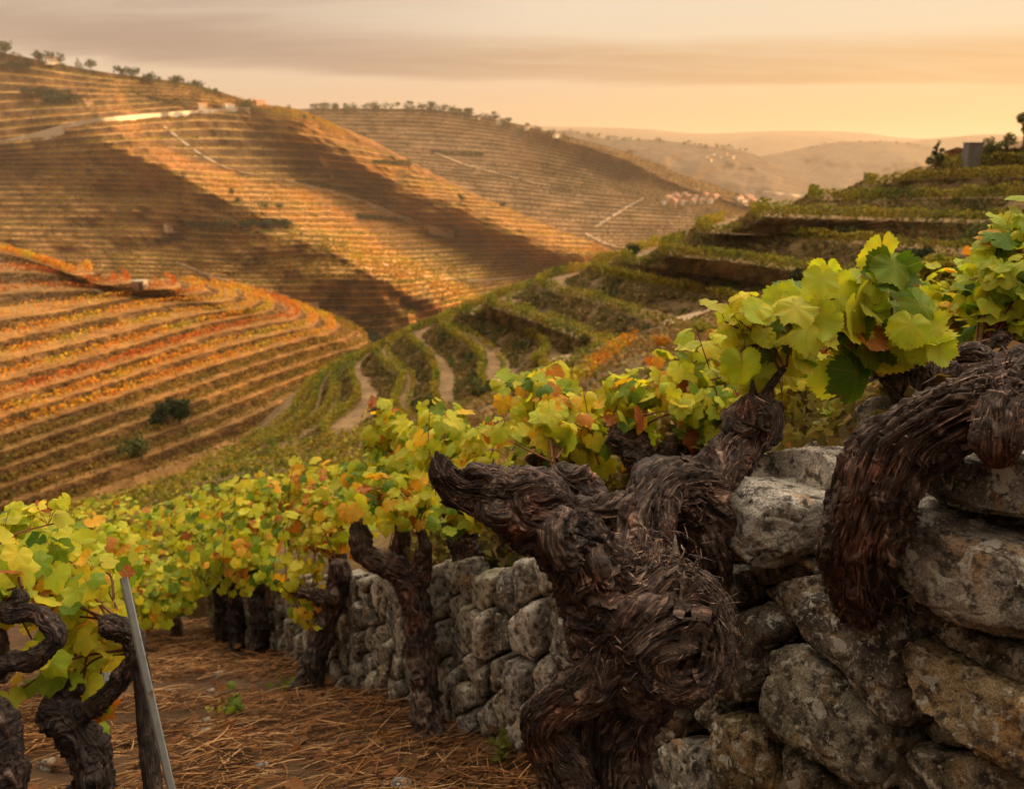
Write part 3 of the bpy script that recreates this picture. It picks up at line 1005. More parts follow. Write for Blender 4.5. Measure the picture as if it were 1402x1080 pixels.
# traced stones: outline, protrusion of their centre from the face, half thickness, tint (front, cap and slabtop paler: top light put into the colour)
HERO = [
    ("front", [(987, 674), (1003, 658), (1060, 652), (1117, 666), (1146, 679), (1134, 715), (1117, 760), (1093, 774), (1044, 774), (1007, 760), (989, 723)], 0.04, 0.14, (1.75, 1.72, 1.66)),
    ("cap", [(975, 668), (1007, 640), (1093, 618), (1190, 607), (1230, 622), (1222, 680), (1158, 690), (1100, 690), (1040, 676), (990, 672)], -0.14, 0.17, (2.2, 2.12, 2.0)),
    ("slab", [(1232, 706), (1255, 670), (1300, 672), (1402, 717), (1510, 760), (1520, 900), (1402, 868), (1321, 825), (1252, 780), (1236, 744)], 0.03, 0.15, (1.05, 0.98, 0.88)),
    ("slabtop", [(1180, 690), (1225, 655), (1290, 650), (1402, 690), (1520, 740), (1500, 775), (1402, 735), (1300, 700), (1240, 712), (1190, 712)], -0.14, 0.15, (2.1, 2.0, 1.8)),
    ("upper", [(1296, 640), (1318, 618), (1402, 620), (1510, 630), (1520, 725), (1402, 704), (1337, 692), (1305, 668)], 0.02, 0.13, (0.95, 0.92, 0.88)),
    ("wedge", [(1246, 784), (1264, 792), (1321, 825), (1402, 866), (1500, 902), (1490, 960), (1402, 912), (1358, 888), (1288, 852), (1258, 838)], 0.0, 0.10, (1.0, 0.88, 0.70)),
    ("ochre", [(1284, 856), (1307, 870), (1346, 889), (1402, 912), (1500, 960), (1490, 1090), (1402, 1046), (1371, 1026), (1340, 998), (1315, 970), (1299, 930), (1281, 884)], 0.03, 0.13, (1.25, 1.0, 0.62)),
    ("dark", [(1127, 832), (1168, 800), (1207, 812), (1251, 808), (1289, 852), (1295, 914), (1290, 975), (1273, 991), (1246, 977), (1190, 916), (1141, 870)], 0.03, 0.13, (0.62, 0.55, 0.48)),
    ("long", [(1095, 876), (1132, 871), (1190, 918), (1246, 975), (1256, 991), (1256, 1090), (1214, 1085), (1148, 1028), (1101, 997), (1079, 969), (1081, 936), (1092, 911)], 0.035, 0.12, (0.95, 0.90, 0.72)),
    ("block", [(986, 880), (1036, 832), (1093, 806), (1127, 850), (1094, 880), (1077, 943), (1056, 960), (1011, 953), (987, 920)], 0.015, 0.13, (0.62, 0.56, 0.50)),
    ("nook", [(1080, 803), (1104, 792), (1151, 780), (1156, 816), (1129, 848), (1104, 830)], 0.0, 0.10, (0.9, 0.75, 0.55)),
    ("foot", [(1010, 975), (1029, 965), (1062, 974), (1086, 997), (1097, 1022), (1106, 1095), (1012, 1095)], 0.02, 0.11, (0.95, 0.76, 0.42)),
    ("low", [(1097, 1000), (1129, 1026), (1172, 1056), (1215, 1110), (1106, 1110)], 0.0, 0.10, (0.75, 0.66, 0.52)),
    ("chip", [(1286, 990), (1312, 974), (1340, 1000), (1362, 1017), (1307, 1020)], 0.01, 0.06, (0.85, 0.75, 0.6)),
    ("corner", [(1263, 1018), (1279, 1003), (1307, 1021), (1374, 1029), (1430, 1050), (1500, 1110), (1315, 1110), (1276, 1052)], 0.015, 0.10, (0.95, 0.85, 0.62)),
    ("side", [(984, 772), (1044, 779), (1056, 817), (1011, 850), (980, 820)], 0.0, 0.10, (0.7, 0.66, 0.55)),
    ("slim", [(972, 922), (995, 935), (1014, 990), (1006, 1016), (975, 980)], 0.0, 0.08, (0.95, 0.88, 0.70)),
    ("base", [(925, 1020), (955, 1005), (990, 1030), (1012, 1090), (940, 1095)], 0.0, 0.09, (1.0, 0.95, 0.85)),
    ("base2", [(1262, 1060), (1256, 1010), (1290, 1050), (1320, 1100), (1262, 1100)], -0.03, 0.08, (0.7, 0.6, 0.5)),
    ("fill", [(1050, 772), (1110, 772), (1140, 755), (1160, 780), (1110, 800), (1060, 800)], -0.04, 0.09, (0.75, 0.6, 0.45)),
    ("fill2", [(1150, 740), (1230, 720), (1245, 790), (1200, 815), (1160, 795)], -0.06, 0.09, (0.6, 0.5, 0.42)),
    ("edge", [(985, 700), (1000, 745), (990, 775), (965, 770), (960, 720)], -0.02, 0.09, (0.9, 0.85, 0.75)),
]
nst = 0
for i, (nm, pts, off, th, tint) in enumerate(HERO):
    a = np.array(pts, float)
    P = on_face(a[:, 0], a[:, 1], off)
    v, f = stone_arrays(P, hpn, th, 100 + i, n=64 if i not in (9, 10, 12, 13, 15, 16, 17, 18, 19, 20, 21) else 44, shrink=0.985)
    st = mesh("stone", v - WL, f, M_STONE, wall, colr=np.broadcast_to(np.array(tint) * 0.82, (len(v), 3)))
    nst += 1
for i, (pts, z, tint) in enumerate([
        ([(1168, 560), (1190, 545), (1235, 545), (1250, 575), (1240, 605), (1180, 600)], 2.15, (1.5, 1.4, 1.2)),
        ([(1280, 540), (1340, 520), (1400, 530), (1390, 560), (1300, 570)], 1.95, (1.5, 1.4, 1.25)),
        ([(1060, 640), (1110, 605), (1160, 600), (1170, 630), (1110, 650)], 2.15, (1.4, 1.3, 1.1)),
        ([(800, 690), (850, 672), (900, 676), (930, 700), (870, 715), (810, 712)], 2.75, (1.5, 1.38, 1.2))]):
    a = np.array(pts, float); P = U(a[:, 0], a[:, 1], z)
    v, f = stone_arrays(P, np.array([-0.3, -0.8, 0.4]), 0.09, 300 + i, n=44)
    mesh("stone", v - WL, f, M_STONE, wall, colr=np.broadcast_to(np.array(tint) * 0.82, (len(v), 3))); nst += 1

# the rest of the face: an irregular packing of stones in wall coordinates
top = catmull(WT[3:], 400)
top = np.vstack([top[:1] + (top[:1] - top[1:2]) * np.array([[40.0]]) , top])  # a little behind the traced part
dS = np.concatenate([[0], np.cumsum(np.linalg.norm(np.diff(top, axis=0), axis=1))])
SL = dS[-1]


def wall_pt(s_, t_, out=0.0):
    P = np.stack([np.interp(s_, dS, top[:, k]) for k in range(3)], -1)
    Q = np.stack([np.interp(s_ + 0.15, dS, top[:, k]) for k in range(3)], -1)
    T = Q - P; T[..., 2] = 0; T /= np.linalg.norm(T, axis=-1)[..., None] + 1e-9
    N = np.stack([T[..., 1], -T[..., 0], np.zeros_like(T[..., 0])], -1)
    N = np.where((N * -P).sum(-1, keepdims=True) < 0, -N, N)
    return P + np.array([0, 0, -1.0]) * np.asarray(t_)[..., None] + N * (0.12 * np.asarray(t_) + out)[..., None], N


def clip(poly, a, b):
    """keep the part of poly nearer to a than b"""
    m = (a + b) / 2; d = b - a; out = []
    n = len(poly)
    for i in range(n):
        p, q = poly[i], poly[(i + 1) % n]
        sp_, sq = (p - m) @ d, (q - m) @ d
        if sp_ <= 0: out.append(p)
        if sp_ * sq < 0: out.append(p + (q - p) * (sp_ / (sp_ - sq)))
    return np.array(out) if len(out) > 2 else None


g = np.random.default_rng(42)
seeds, rads = [], []
SC = np.array([1.30, 0.85])
for tries in range(60000):
    r_ = 0.045 + 0.085 * g.uniform() ** 1.6 if tries < 12000 else 0.045
    p = np.array([g.uniform(-0.02, SL), g.uniform(-0.03, 1.15)])
    if seeds:
        d_ = np.linalg.norm((np.array(seeds) - p) * SC, axis=1)
        if (d_ < (np.array(rads) + r_)).any(): continue
    seeds.append(p); rads.append(r_)
    if len(seeds) > 420: break
seeds = np.array(seeds)
cells = []
for i, p in enumerate(seeds):
    near = np.argsort(((seeds - p) * SC * ((seeds - p) * SC)).sum(1))[1:16]
    poly = np.array([p + np.array(k) for k in ((-.3, -.3), (.3, -.3), (.3, .3), (-.3, .3))]) * SC
    for j in near:
        poly = clip(poly, p * SC, seeds[j] * SC)
        if poly is None: break
    if poly is None: continue
    poly = poly / SC
    poly[:, 1] = np.maximum(poly[:, 1], -0.03 + 0.03 * math.sin(p[0] * 9))
    cells.append((p, poly))
rest = Acc(); cand = []
for i, (p, poly) in enumerate(cells):
    cw_, N = wall_pt(np.array([p[0]]), np.array([p[1]]))
    c0 = cw_[0]
    px, py, D = proj(c0)
    if px > 990 or px < 290 or (c0[2] < gz(c0[0], c0[1]) - 0.1): continue
    if px > 960 and py < 1000: continue
    W_, _ = wall_pt(poly[:, 0], poly[:, 1], g.uniform(-0.03, 0.02))
    size = np.ptp(poly[:, 0]) * np.ptp(poly[:, 1]) / D ** 2
    cand.append((size, i, W_, N[0], D, px))
cand.sort(key=lambda x: -x[0])
for k, (size, i, W_, N, D, px) in enumerate(cand):
    v, f = stone_arrays(W_, N, g.uniform(0.06, 0.10), 500 + i, n=22 if k < 100 - nst else 14, shrink=0.96, rough=1.7, e=0.36)
    b = g.uniform(0.55, 1.7); tint = np.array([b, b * g.uniform(0.95, 1.0), b * g.uniform(0.84, 1.0)])
    cc = np.broadcast_to(tint, (len(v), 3))
    if k < 100 - nst:
        mesh("stone", v - WL, f, M_STONE, wall, colr=cc)
    else:
        rest.add(v - WL, f, cc)
o = rest.build("small_stones", M_STONE, wall); o["kind"] = "stuff"
# earth packed behind the stones
M_EARTH, _t, _o = mat_new("packed_earth")
_P = _t.n("ShaderNodeTexCoord").outputs["Object"]
principled(_t, _o, _t.mix(_t.noise(_P, 14.0, 5.0), (0.018, 0.012, 0.008), (0.07, 0.048, 0.03)), 0.95, _t.noise(_P, 40, 4.0), 0.8, 0.02)
ss = np.linspace(0, SL * 0.72, 60); tt = np.linspace(0.02, 1.3, 8)
Sg, Tg = np.meshgrid(ss, tt)
Wc, _ = wall_pt(Sg.ravel(), Tg.ravel(), -0.06 * np.ones(Sg.size))
mesh("earth_core", Wc - WL, gridfaces(8, 60), M_EARTH, wall)
hx = np.array([(900, 1200), (1600, 1300), (1700, 640), (1402, 640), (1230, 655), (1000, 690)], float)
Hp = on_face(hx[:, 0], hx[:, 1], -0.14)
me = bpy.data.meshes.new("earth_core"); me.from_pydata([tuple(v - WL) for v in Hp], [], [tuple(range(6))]); me.update()
link("earth_core", me, M_EARTH, wall)

# ================================================================== VINE WOOD
def bark_tube(acc, path, radii, rings=120, seg=64, seed=1, twist=2.0, groove=0.13, lobes=0.2, knots=(), cap=True, fibers=None, nfib=0, strands=5.0, fl=(0.03, 0.12), wv=1.0):
    """path: world points, radii per point. Adds displaced bark surface to acc."""
    g = np.random.default_rng(seed)
    PR = catmull(np.hstack([np.asarray(path, float), np.asarray(radii, float)[:, None]]), rings)
    P, r = PR[:, :3], PR[:, 3]
    s_ = np.concatenate([[0], np.cumsum(np.linalg.norm(np.diff(P, axis=0), axis=1))])
    T, N, B = frames(P)
    th = np.linspace(0, 2 * np.pi, seg, endpoint=False)
    TH, SS = np.meshgrid(th, s_)
    rm = r.mean(); o = seed * 7.13
    ring = lambda k, f, tw, ph=0.0: np.stack([np.cos(TH + tw) * k + o, np.sin(TH + tw) * k - o, SS * f + ph], -1)
    warp = wv * (0.75 * perlin(ring(0.8, 0.30 / rm, 0.0)) + 0.28 * perlin(ring(2.0, 0.7 / rm, 0, 5.0)))
    tw = twist * SS + warp
    low = perlin(ring(0.7, 0.28 / rm, 0.0, 9.0)) + 0.5 * perlin(ring(1.6, 0.5 / rm, tw * 0.5, 3.0))
    r1 = np.minimum(1.0, np.abs(perlin(ring(strands * 0.42, 0.22 / rm, tw))) * 3.2) ** 0.7     # rounded cords with sharp creases
    r2 = 1 - np.abs(perlin(ring(strands, 0.75 / rm, tw, 2.0))) * 2.2
    r3 = perlin(ring(strands * 2.3, 1.9 / rm, tw, 4.0))
    chunk = perlin(ring(strands * 0.6, 1.6 / rm, tw, 11.0))
    fiss = np.maximum(0, 1 - np.abs(perlin(ring(strands * .3, 1.3 / rm, tw * .7, 31.0))) * 9) + np.maximum(0, 1 - np.abs(perlin(ring(1.3, 1.0 / rm, tw * .2, 37.0))) * 12)
    mul = 1 + lobes * low + groove * (1.05 * (r1 - 0.3) + 0.62 * (r2 - 0.3) + 0.30 * r3 + 0.55 * np.clip(chunk * 3.0, -0.4, 0.9) - 0.55 * fiss)
    extra = np.zeros_like(mul)
    for (ku, kt, ks, kh) in knots:     # position along 0..1, angle, size (m), height (m)
        ds = SS - ku * s_[-1]; dt = (TH - kt + np.pi) % (2 * np.pi) - np.pi
        d = np.hypot(ds, dt * r[:, None]) / ks
        extra += kh * np.exp(-d ** 2 * 1.4) * (1 + 0.28 * np.cos(d * 11 + perlin(ring(1.5, 1 / rm, 0)) * 3)) - 0.25 * kh * np.exp(-(d * 5) ** 2)
    RR = r[:, None] * mul + extra
    if cap:
        k = max(2, rings // 40)
    V = P[:, None] + RR[..., None] * (np.cos(TH)[..., None] * N[:, None] + np.sin(TH)[..., None] * B[:, None])
    uvw = np.stack([np.cos(TH + tw) * strands + o, np.sin(TH + tw) * strands - o, SS * 0.55 / rm], -1)
    nv = V.reshape(-1, 3)
    F = gridfaces(rings, seg, True)
    ends = np.stack([P[0] - T[0] * r[0] * 0.25, P[-1] + T[-1] * r[-1] * 0.25])
    j = np.arange(seg)
    tri0 = np.stack([np.full(seg, rings * seg), (j + 1) % seg, j], -1)
    base = (rings - 1) * seg
    tri1 = np.stack([np.full(seg, rings * seg + 1), base + j, base + (j + 1) % seg], -1)
    n0 = acc.n
    wear = np.clip(1.0 + 0.9 * perlin(ring(1.2, 0.9 / rm, tw * .5, 21.0)) + 0.5 * perlin(ring(3.0, 2.2 / rm, tw, 23.0)), 0.35, 2.2).reshape(-1, 1)
    warm = np.array([1.0, 1.0, 1.0])
    acc.c.append(np.vstack([wear * warm, np.ones((2, 3))]))
    acc.v.append(np.vstack([nv, ends])); acc.w.append(np.vstack([uvw.reshape(-1, 3), uvw[0, :1], uvw[-1, :1]]))
    acc.q.append(F + n0); acc.t.append(np.vstack([tri0, tri1]) + n0); acc.n += len(nv) + 2
    # bark plates that have come loose at one end
    for _ in range(int(nfib * 0.13)):
        m = max(4, int(g.uniform(0.012, 0.05) / (s_[-1] / rings))); wj = max(3, int(g.uniform(0.03, 0.10) * seg))
        m = min(m, rings // 3)
        i0 = g.integers(1, rings - m - 1); j0 = g.integers(0, seg)
        ii = np.unique(np.linspace(i0, i0 + m, 6).astype(int)); nj = 4
        sh = (tw[ii, j0] - tw[i0, j0]) * seg / (2 * np.pi)
        jj = (j0 + np.linspace(0, wj, nj)[None, :] * (0.55 + 0.45 * np.sin(np.pi * np.linspace(0.15, 0.9, len(ii))))[:, None] - sh[:, None] + g.normal(size=(len(ii), nj)) * 0.4)
        jj = np.round(jj).astype(int) % seg
        Q = V[ii[:, None], jj]; nrm = Q - P[ii][:, None]; nrm /= np.linalg.norm(nrm, axis=-1, keepdims=True) + 1e-9
        u = np.linspace(0, 1, len(ii)); u = u if g.uniform() < .5 else u[::-1]
        lift = 0.0006 + abs(g.normal()) * 0.006 * u ** 2
        Q = Q + nrm * lift[:, None, None] * (rm / 0.06)
        th_ = nrm * 0.0010
        top_, bot_ = Q.reshape(-1, 3), (Q - th_).reshape(-1, 3)
        nn_ = len(top_); fa = gridfaces(len(ii), nj)
        uo = uvw[ii[:, None], jj].reshape(-1, 3) + g.normal(size=3) * 2.0
        acc.v.append(np.vstack([top_, bot_])); acc.w.append(np.vstack([uo, uo])); acc.c.append(np.broadcast_to(np.array([1, .97, .94]) * g.uniform(.6, 1.9), (2 * nn_, 3))); acc.q.append(np.vstack([fa, fa[:, ::-1] + nn_]) + acc.n); acc.n += 2 * nn_
    # peeling bark strips
    if nfib:
        ctr = P
        for _ in range(nfib):
            L = g.uniform(*fl); i0 = g.integers(0, rings - 6); j0 = g.uniform(0, seg)
            m = max(4, int(L / (s_[-1] / rings)))
            ii = np.arange(i0, min(i0 + m, rings)); 
            if len(ii) < 4: continue
            if len(ii) > 9: ii = ii[np.linspace(0, len(ii) - 1, 9).astype(int)]
            dj = -(np.interp(s_[ii], s_, tw[:, int(j0) % seg]) - tw[i0, int(j0) % seg]) * seg / (2 * np.pi)
            jj = (j0 + dj + g.normal() * 0.6 * np.linspace(0, 1, len(ii)) * 4).astype(int) % seg
            Q = V[ii, jj]; nrm = Q - P[ii]; nrm /= np.linalg.norm(nrm, axis=1)[:, None] + 1e-9
            u = np.linspace(0, 1, len(ii))
            lift = 0.0006 + (abs(g.normal()) * 0.006 * np.abs(u - g.uniform(0.2, 0.8)) ** 2.0) * (rm / 0.06)
            Q = Q + nrm * lift[:, None]
            Q[1:-1] = (Q[:-2] + 2 * Q[1:-1] + Q[2:]) / 4
            wd = g.uniform(0.0005, 0.0016) * (rm / 0.06) ** 0.5
            tv, tf = tube_arrays(Q, wd * np.sin(np.pi * (0.12 + 0.85 * u)), 3)
            uu = np.repeat(uvw[ii, jj], 3, axis=0) + g.normal(size=3) * 1.5
            acc.v.append(tv); acc.w.append(uu); acc.c.append(np.broadcast_to(np.array([1, .97, .94]) * g.choice([.6, 1.2, 2.0, 3.0]), (len(tv), 3))); acc.q.append(tf + acc.n); acc.n += len(tv)
    return V


def shreds(acc, center, rad, n, seed, l=(0.008, 0.032)):
    n = int(n * 0.55)
    """loose bark shreds round a rough spot"""
    g = np.random.default_rng(seed)
    for _ in range(n):
        p = np.asarray(center) + g.normal(size=3) * rad * 0.6
        d = g.normal(size=3); d /= np.linalg.norm(d); L = g.uniform(*l)
        k = g.normal(size=3) * 0.35
        t = np.linspace(0, 1, 5)[:, None]
        Q = p + d * L * t + k * L * t * t
        tv, tf = tube_arrays(Q, 0.0016 * np.sin(np.pi * (0.15 + 0.8 * t[:, 0])), 3)
        acc.v.append(tv); acc.w.append(np.broadcast_to(g.normal(size=3) * 5, tv.shape) + tv * 20); acc.c.append(np.broadcast_to(np.array([1, .94, .88]) * g.uniform(.6, 2.5), (len(tv), 3))); acc.q.append(tf + acc.n); acc.n += len(tv)


def pxpath(pts):
    """(px,py,D,width in px) -> world path, radii"""
    a = np.array(pts, float)
    return U(a[:, 0], a[:, 1], a[:, 2]), a[:, 3] / 2 * a[:, 2] / FPX * 0.90


def wood(name, specs, loc, mat, label, cat="vine", group=None, shr=()):
    root = empty(name, loc)
    tag(root, label, cat, group)
    L0 = np.array(root.location)
    for part, subs in specs:
        acc = Acc()
        for s_ in subs:
            kw = dict(s_[1]); P, rad = pxpath(s_[0])
            bark_tube(acc, P - L0, rad, **kw)
        for (cx, cy, cd, cr, cn, sd) in shr:
            if part == "trunk":
                shreds(acc, U(cx, cy, cd) - L0, cr, cn, sd)
        acc.build(part, mat, root)
    return root


# --- the big twisted vine in front of the wall
hero = wood("old_vine", [
    ("trunk", [
        # left leg: comes up from the ground, kinks left, swings into the head
        ([(800, 1130, 1.60, 96), (782, 1075, 1.60, 84), (748, 1010, 1.58, 62), (745, 985, 1.56, 60), (775, 958, 1.54, 64), (815, 935, 1.53, 70), (842, 895, 1.54, 80), (858, 850, 1.56, 90)],
         dict(rings=260, seg=150, seed=3, twist=3.0, groove=0.17, lobes=0.13, nfib=420, strands=8)),
        # right leg
        ([(842, 1130, 1.63, 100), (846, 1060, 1.62, 84), (856, 1000, 1.61, 78), (872, 955, 1.60, 84), (890, 920, 1.60, 100), (905, 880, 1.60, 120)],
         dict(rings=240, seg=150, seed=4, twist=-2.0, groove=0.18, lobes=0.12, nfib=420, strands=8)),
        ([(812, 1130, 1.68, 110), (815, 1050, 1.67, 90), (824, 980, 1.64, 84), (846, 920, 1.62, 90), (865, 870, 1.6, 100)],
         dict(rings=160, seg=110, seed=5, twist=2.0, groove=0.17, nfib=150)),
        # heavy burl
        ([(800, 800, 1.60, 60), (818, 815, 1.60, 120), (850, 838, 1.60, 172), (892, 858, 1.60, 196), (935, 868, 1.61, 150), (962, 872, 1.62, 90), (975, 876, 1.62, 30)],
         dict(rings=280, seg=240, seed=6, twist=6.0, groove=0.17, lobes=0.28, nfib=1000, strands=9, wv=1.8, fl=(0.012, 0.08),
              knots=((0.3, 0.6, .045, .022), (.5, 2.4, .04, .02), (.62, 4.2, .05, .024), (.45, 5.4, .04, .02), (.75, 1.2, .035, .016)))),
        # swirl of wood wrapping round under the burl
        ([(832, 905, 1.53, 30), (862, 918, 1.51, 54), (905, 930, 1.50, 62), (945, 925, 1.51, 64), (972, 895, 1.53, 60), (976, 850, 1.55, 52), (955, 805, 1.57, 44), (925, 785, 1.58, 30)],
         dict(rings=240, seg=110, seed=7, twist=4.0, groove=0.2, lobes=0.16, nfib=420, strands=8)),
        ([(905, 820, 1.50, 22), (880, 832, 1.49, 44), (850, 852, 1.50, 50), (838, 880, 1.52, 40), (840, 905, 1.53, 24)],
         dict(rings=120, seg=90, seed=8, twist=3.0, groove=0.10, lobes=0.18, nfib=90, strands=3)),
        ([(985, 905, 1.58, 20), (955, 880, 1.52, 40), (910, 878, 1.49, 40), (870, 890, 1.49, 34), (838, 880, 1.52, 20)],
         dict(rings=140, seg=80, seed=9, twist=5.0, groove=0.2, nfib=120, strands=4)),
    ]),
    ("arm", [
        ([(845, 850, 1.58, 120), (818, 800, 1.57, 112), (790, 756, 1.56, 98), (758, 722, 1.55, 92), (722, 694, 1.53, 86), (688, 682, 1.52, 74), (655, 674, 1.51, 60), (632, 669, 1.50, 50), (616, 659, 1.49, 42), (606, 645, 1.48, 36), (600, 634, 1.48, 26)],
         dict(rings=420, seg=200, seed=12, twist=5.0, groove=0.20, lobes=0.28, nfib=1000, strands=8, wv=1.7, fl=(0.010, 0.05),
              knots=((0.16, 0.5, .03, .014), (.30, 2.0, .034, .018), (.42, 4.6, .03, .016), (.52, 1.1, .03, .016), (.64, 3.0, .026, .014), (.36, 5.6, .03, .017), (.76, 5.0, .02, .01), (.58, 0.2, .028, .014)))),
        ([(732, 668, 1.53, 20), (716, 672, 1.51, 42), (706, 690, 1.49, 50), (716, 712, 1.49, 46), (738, 722, 1.50, 26)],
         dict(rings=110, seg=90, seed=13, twist=9.0, groove=0.2, lobes=0.25, nfib=150, strands=4)),
        ([(784, 704, 1.51, 20), (768, 716, 1.49, 44), (760, 738, 1.48, 56), (776, 760, 1.49, 48), (796, 768, 1.51, 24)],
         dict(rings=110, seg=90, seed=14, twist=8.0, groove=0.2, lobes=0.25, nfib=150, strands=4)),
        ([(700, 664, 1.53, 18), (682, 655, 1.51, 30), (664, 652, 1.50, 30), (648, 662, 1.49, 20)],
         dict(rings=70, seg=60, seed=15, twist=6.0, groove=0.2, lobes=0.25, nfib=70, strands=4)),
        ([(820, 742, 1.52, 14), (812, 758, 1.50, 36), (818, 780, 1.50, 42), (826, 800, 1.52, 16)],
         dict(rings=70, seg=60, seed=16, twist=1.0, groove=0.06, lobes=0.12, nfib=10, strands=2)),
        ([(610, 652, 1.49, 26), (600, 640, 1.485, 16), (591, 645, 1.48, 5)], dict(rings=40, seg=40, seed=17, nfib=16, strands=3)),
        ([(606, 650, 1.48, 22), (600, 634, 1.475, 14), (598, 617, 1.47, 4)], dict(rings=40, seg=36, seed=171, nfib=16, strands=3)),
        ([(610, 648, 1.475, 22), (607, 632, 1.47, 13), (605, 621, 1.465, 4)], dict(rings=40, seg=36, seed=172, nfib=16, strands=3)),
        ([(600, 650, 1.47, 18), (594, 638, 1.465, 11), (593, 627, 1.46, 4)], dict(rings=40, seg=36, seed=173, nfib=16, strands=3)),
        ([(615, 650, 1.47, 18), (614, 638, 1.465, 10), (616, 630, 1.46, 4)], dict(rings=40, seg=36, seed=174, nfib=16, strands=3)),
        ([(640, 652, 1.49, 12), (650, 645, 1.48, 26), (664, 650, 1.48, 22), (670, 662, 1.485, 10)], dict(rings=50, seg=50, seed=175, twist=8, lobes=.3, nfib=40, strands=4)),
        ([(660, 690, 1.48, 10), (672, 700, 1.47, 34), (690, 706, 1.47, 34), (704, 698, 1.48, 10)], dict(rings=60, seg=60, seed=176, twist=8, lobes=.3, nfib=50, strands=4)),
    ]),
], U(825, 1085, 1.62) + np.array([0, 0, -0.05]), M_BARK,
    "gnarled old vine with a heavy burl and one stubby arm pointing up left",
    shr=((925, 772, 1.56, 0.045, 260, 1), (880, 760, 1.56, 0.04, 220, 2), (965, 830, 1.56, 0.05, 160, 3), (835, 790, 1.53, 0.05, 160, 4), (860, 890, 1.50, 0.06, 160, 5), (700, 690, 1.51, .05, 90, 6)))

# --- vine behind it: an arched arm and a knobbly head
archvine = wood("old_vine", [
    ("trunk", [
        ([(960, 830, 1.98, 66), (966, 780, 1.96, 70), (968, 730, 1.94, 80), (960, 695, 1.93, 84), (940, 676, 1.92, 82)],
         dict(rings=200, seg=110, seed=21, twist=3.0, groove=0.16, nfib=260)),
        ([(945, 692, 1.93, 60), (970, 660, 1.95, 66), (1000, 625, 1.98, 62), (1026, 594, 2.0, 58), (1034, 574, 2.0, 70), (1030, 555, 2.0, 62), (1026, 540, 2.0, 20)],
         dict(rings=220, seg=120, seed=22, twist=2.0, groove=0.17, nfib=300, knots=((.8, 1.0, .03, .018), (.85, 3.0, .028, .02), (.86, 5.0, .03, .018), (.72, 2.0, .026, .012)))),
        ([(1052, 548, 1.98, 14), (1048, 568, 1.97, 34), (1030, 590, 1.97, 40), (1008, 586, 1.97, 34), (1004, 565, 1.98, 14)],
         dict(rings=80, seg=70, seed=23, twist=8.0, groove=0.2, lobes=.25, nfib=60, strands=4)),
    ]),
    ("arm", [
        ([(975, 690, 1.92, 80), (942, 672, 1.91, 86), (910, 676, 1.89, 84), (892, 700, 1.86, 76), (882, 740, 1.83, 70), (872, 785, 1.80, 74)],
         dict(rings=240, seg=130, seed=24, twist=1.0, groove=0.17, lobes=.15, nfib=420, strands=8, knots=((.35, 1.0, .04, .016), (.2, 4, .04, .016)))),
        ([(700, 700, 2.05, 40), (760, 704, 2.02, 52), (830, 706, 1.98, 60), (890, 698, 1.94, 66)],
         dict(rings=160, seg=90, seed=25, twist=3.0, groove=0.18, nfib=200)),
    ]),
    ("spur", [([(1042, 548, 1.98, 16), (1055, 528, 1.96, 12), (1074, 504, 1.95, 9)], dict(rings=40, seg=30, seed=26, groove=.06, nfib=8))]),
    ("spur", [([(1030, 548, 1.99, 15), (1033, 522, 1.99, 9), (1040, 492, 2.0, 7)], dict(rings=40, seg=30, seed=27, groove=.06, nfib=8))]),
], U(962, 835, 1.98), M_BARK, "dark vine trunk arching over behind the big burl with a knobbly fist shaped head",
    shr=((950, 690, 1.86, 0.05, 200, 31), (1030, 565, 1.94, .03, 60, 32)))

# --- thick vine leaning out over the wall at the right
leanvine = wood("old_vine", [
    ("trunk", [
        ([(1190, 880, 1.78, 54), (1184, 830, 1.62, 76), (1178, 785, 1.51, 88), (1184, 720, 1.46, 101), (1204, 660, 1.43, 101), (1236, 612, 1.41, 97), (1290, 582, 1.38, 97), (1345, 564, 1.34, 99), (1400, 552, 1.30, 106), (1470, 540, 1.26, 108), (1540, 545, 1.22, 99)],
         dict(rings=460, seg=230, seed=41, twist=1.2, groove=0.20, lobes=.13, wv=0.5, nfib=1300, strands=8, fl=(0.05, 0.2), knots=((.36, 0.5, .05, .012), (.62, 2, .05, .012)))),
        ([(1232, 860, 1.70, 31), (1222, 815, 1.56, 36), (1214, 775, 1.49, 47), (1204, 740, 1.47, 54), (1200, 700, 1.46, 54)],
         dict(rings=120, seg=90, seed=42, twist=2.0, groove=0.2, nfib=200)),
        ([(1172, 860, 1.72, 22), (1156, 800, 1.56, 31), (1140, 762, 1.48, 38), (1150, 725, 1.45, 45), (1172, 680, 1.43, 47)],
         dict(rings=120, seg=90, seed=43, twist=2.0, groove=0.2, nfib=200)),
    ]),
    ("spur", [
        ([(1395, 545, 1.28, 60), (1375, 570, 1.26, 62), (1368, 600, 1.25, 58), (1368, 625, 1.25, 44), (1370, 640, 1.25, 20)],
         dict(rings=120, seg=100, seed=44, twist=2.0, groove=0.2, lobes=.2, nfib=220, knots=((.7, 1, .02, .008), (.6, 4, .02, .008)))),
    ]),
    ("spur", [
        ([(1390, 540, 1.29, 50), (1402, 515, 1.28, 46), (1412, 495, 1.28, 30), (1420, 480, 1.28, 12)],
         dict(rings=80, seg=80, seed=45, twist=2.0, groove=0.2, lobes=.2, nfib=160)),
    ]),
], U(1190, 880, 1.78), M_BARK, "thick ribbed vine trunk rising out of the wall and leaning off to the right",
    shr=((1385, 525, 1.26, 0.05, 320, 51), (1200, 800, 1.46, 0.04, 150, 52), (1230, 600, 1.38, .03, 50, 53)))

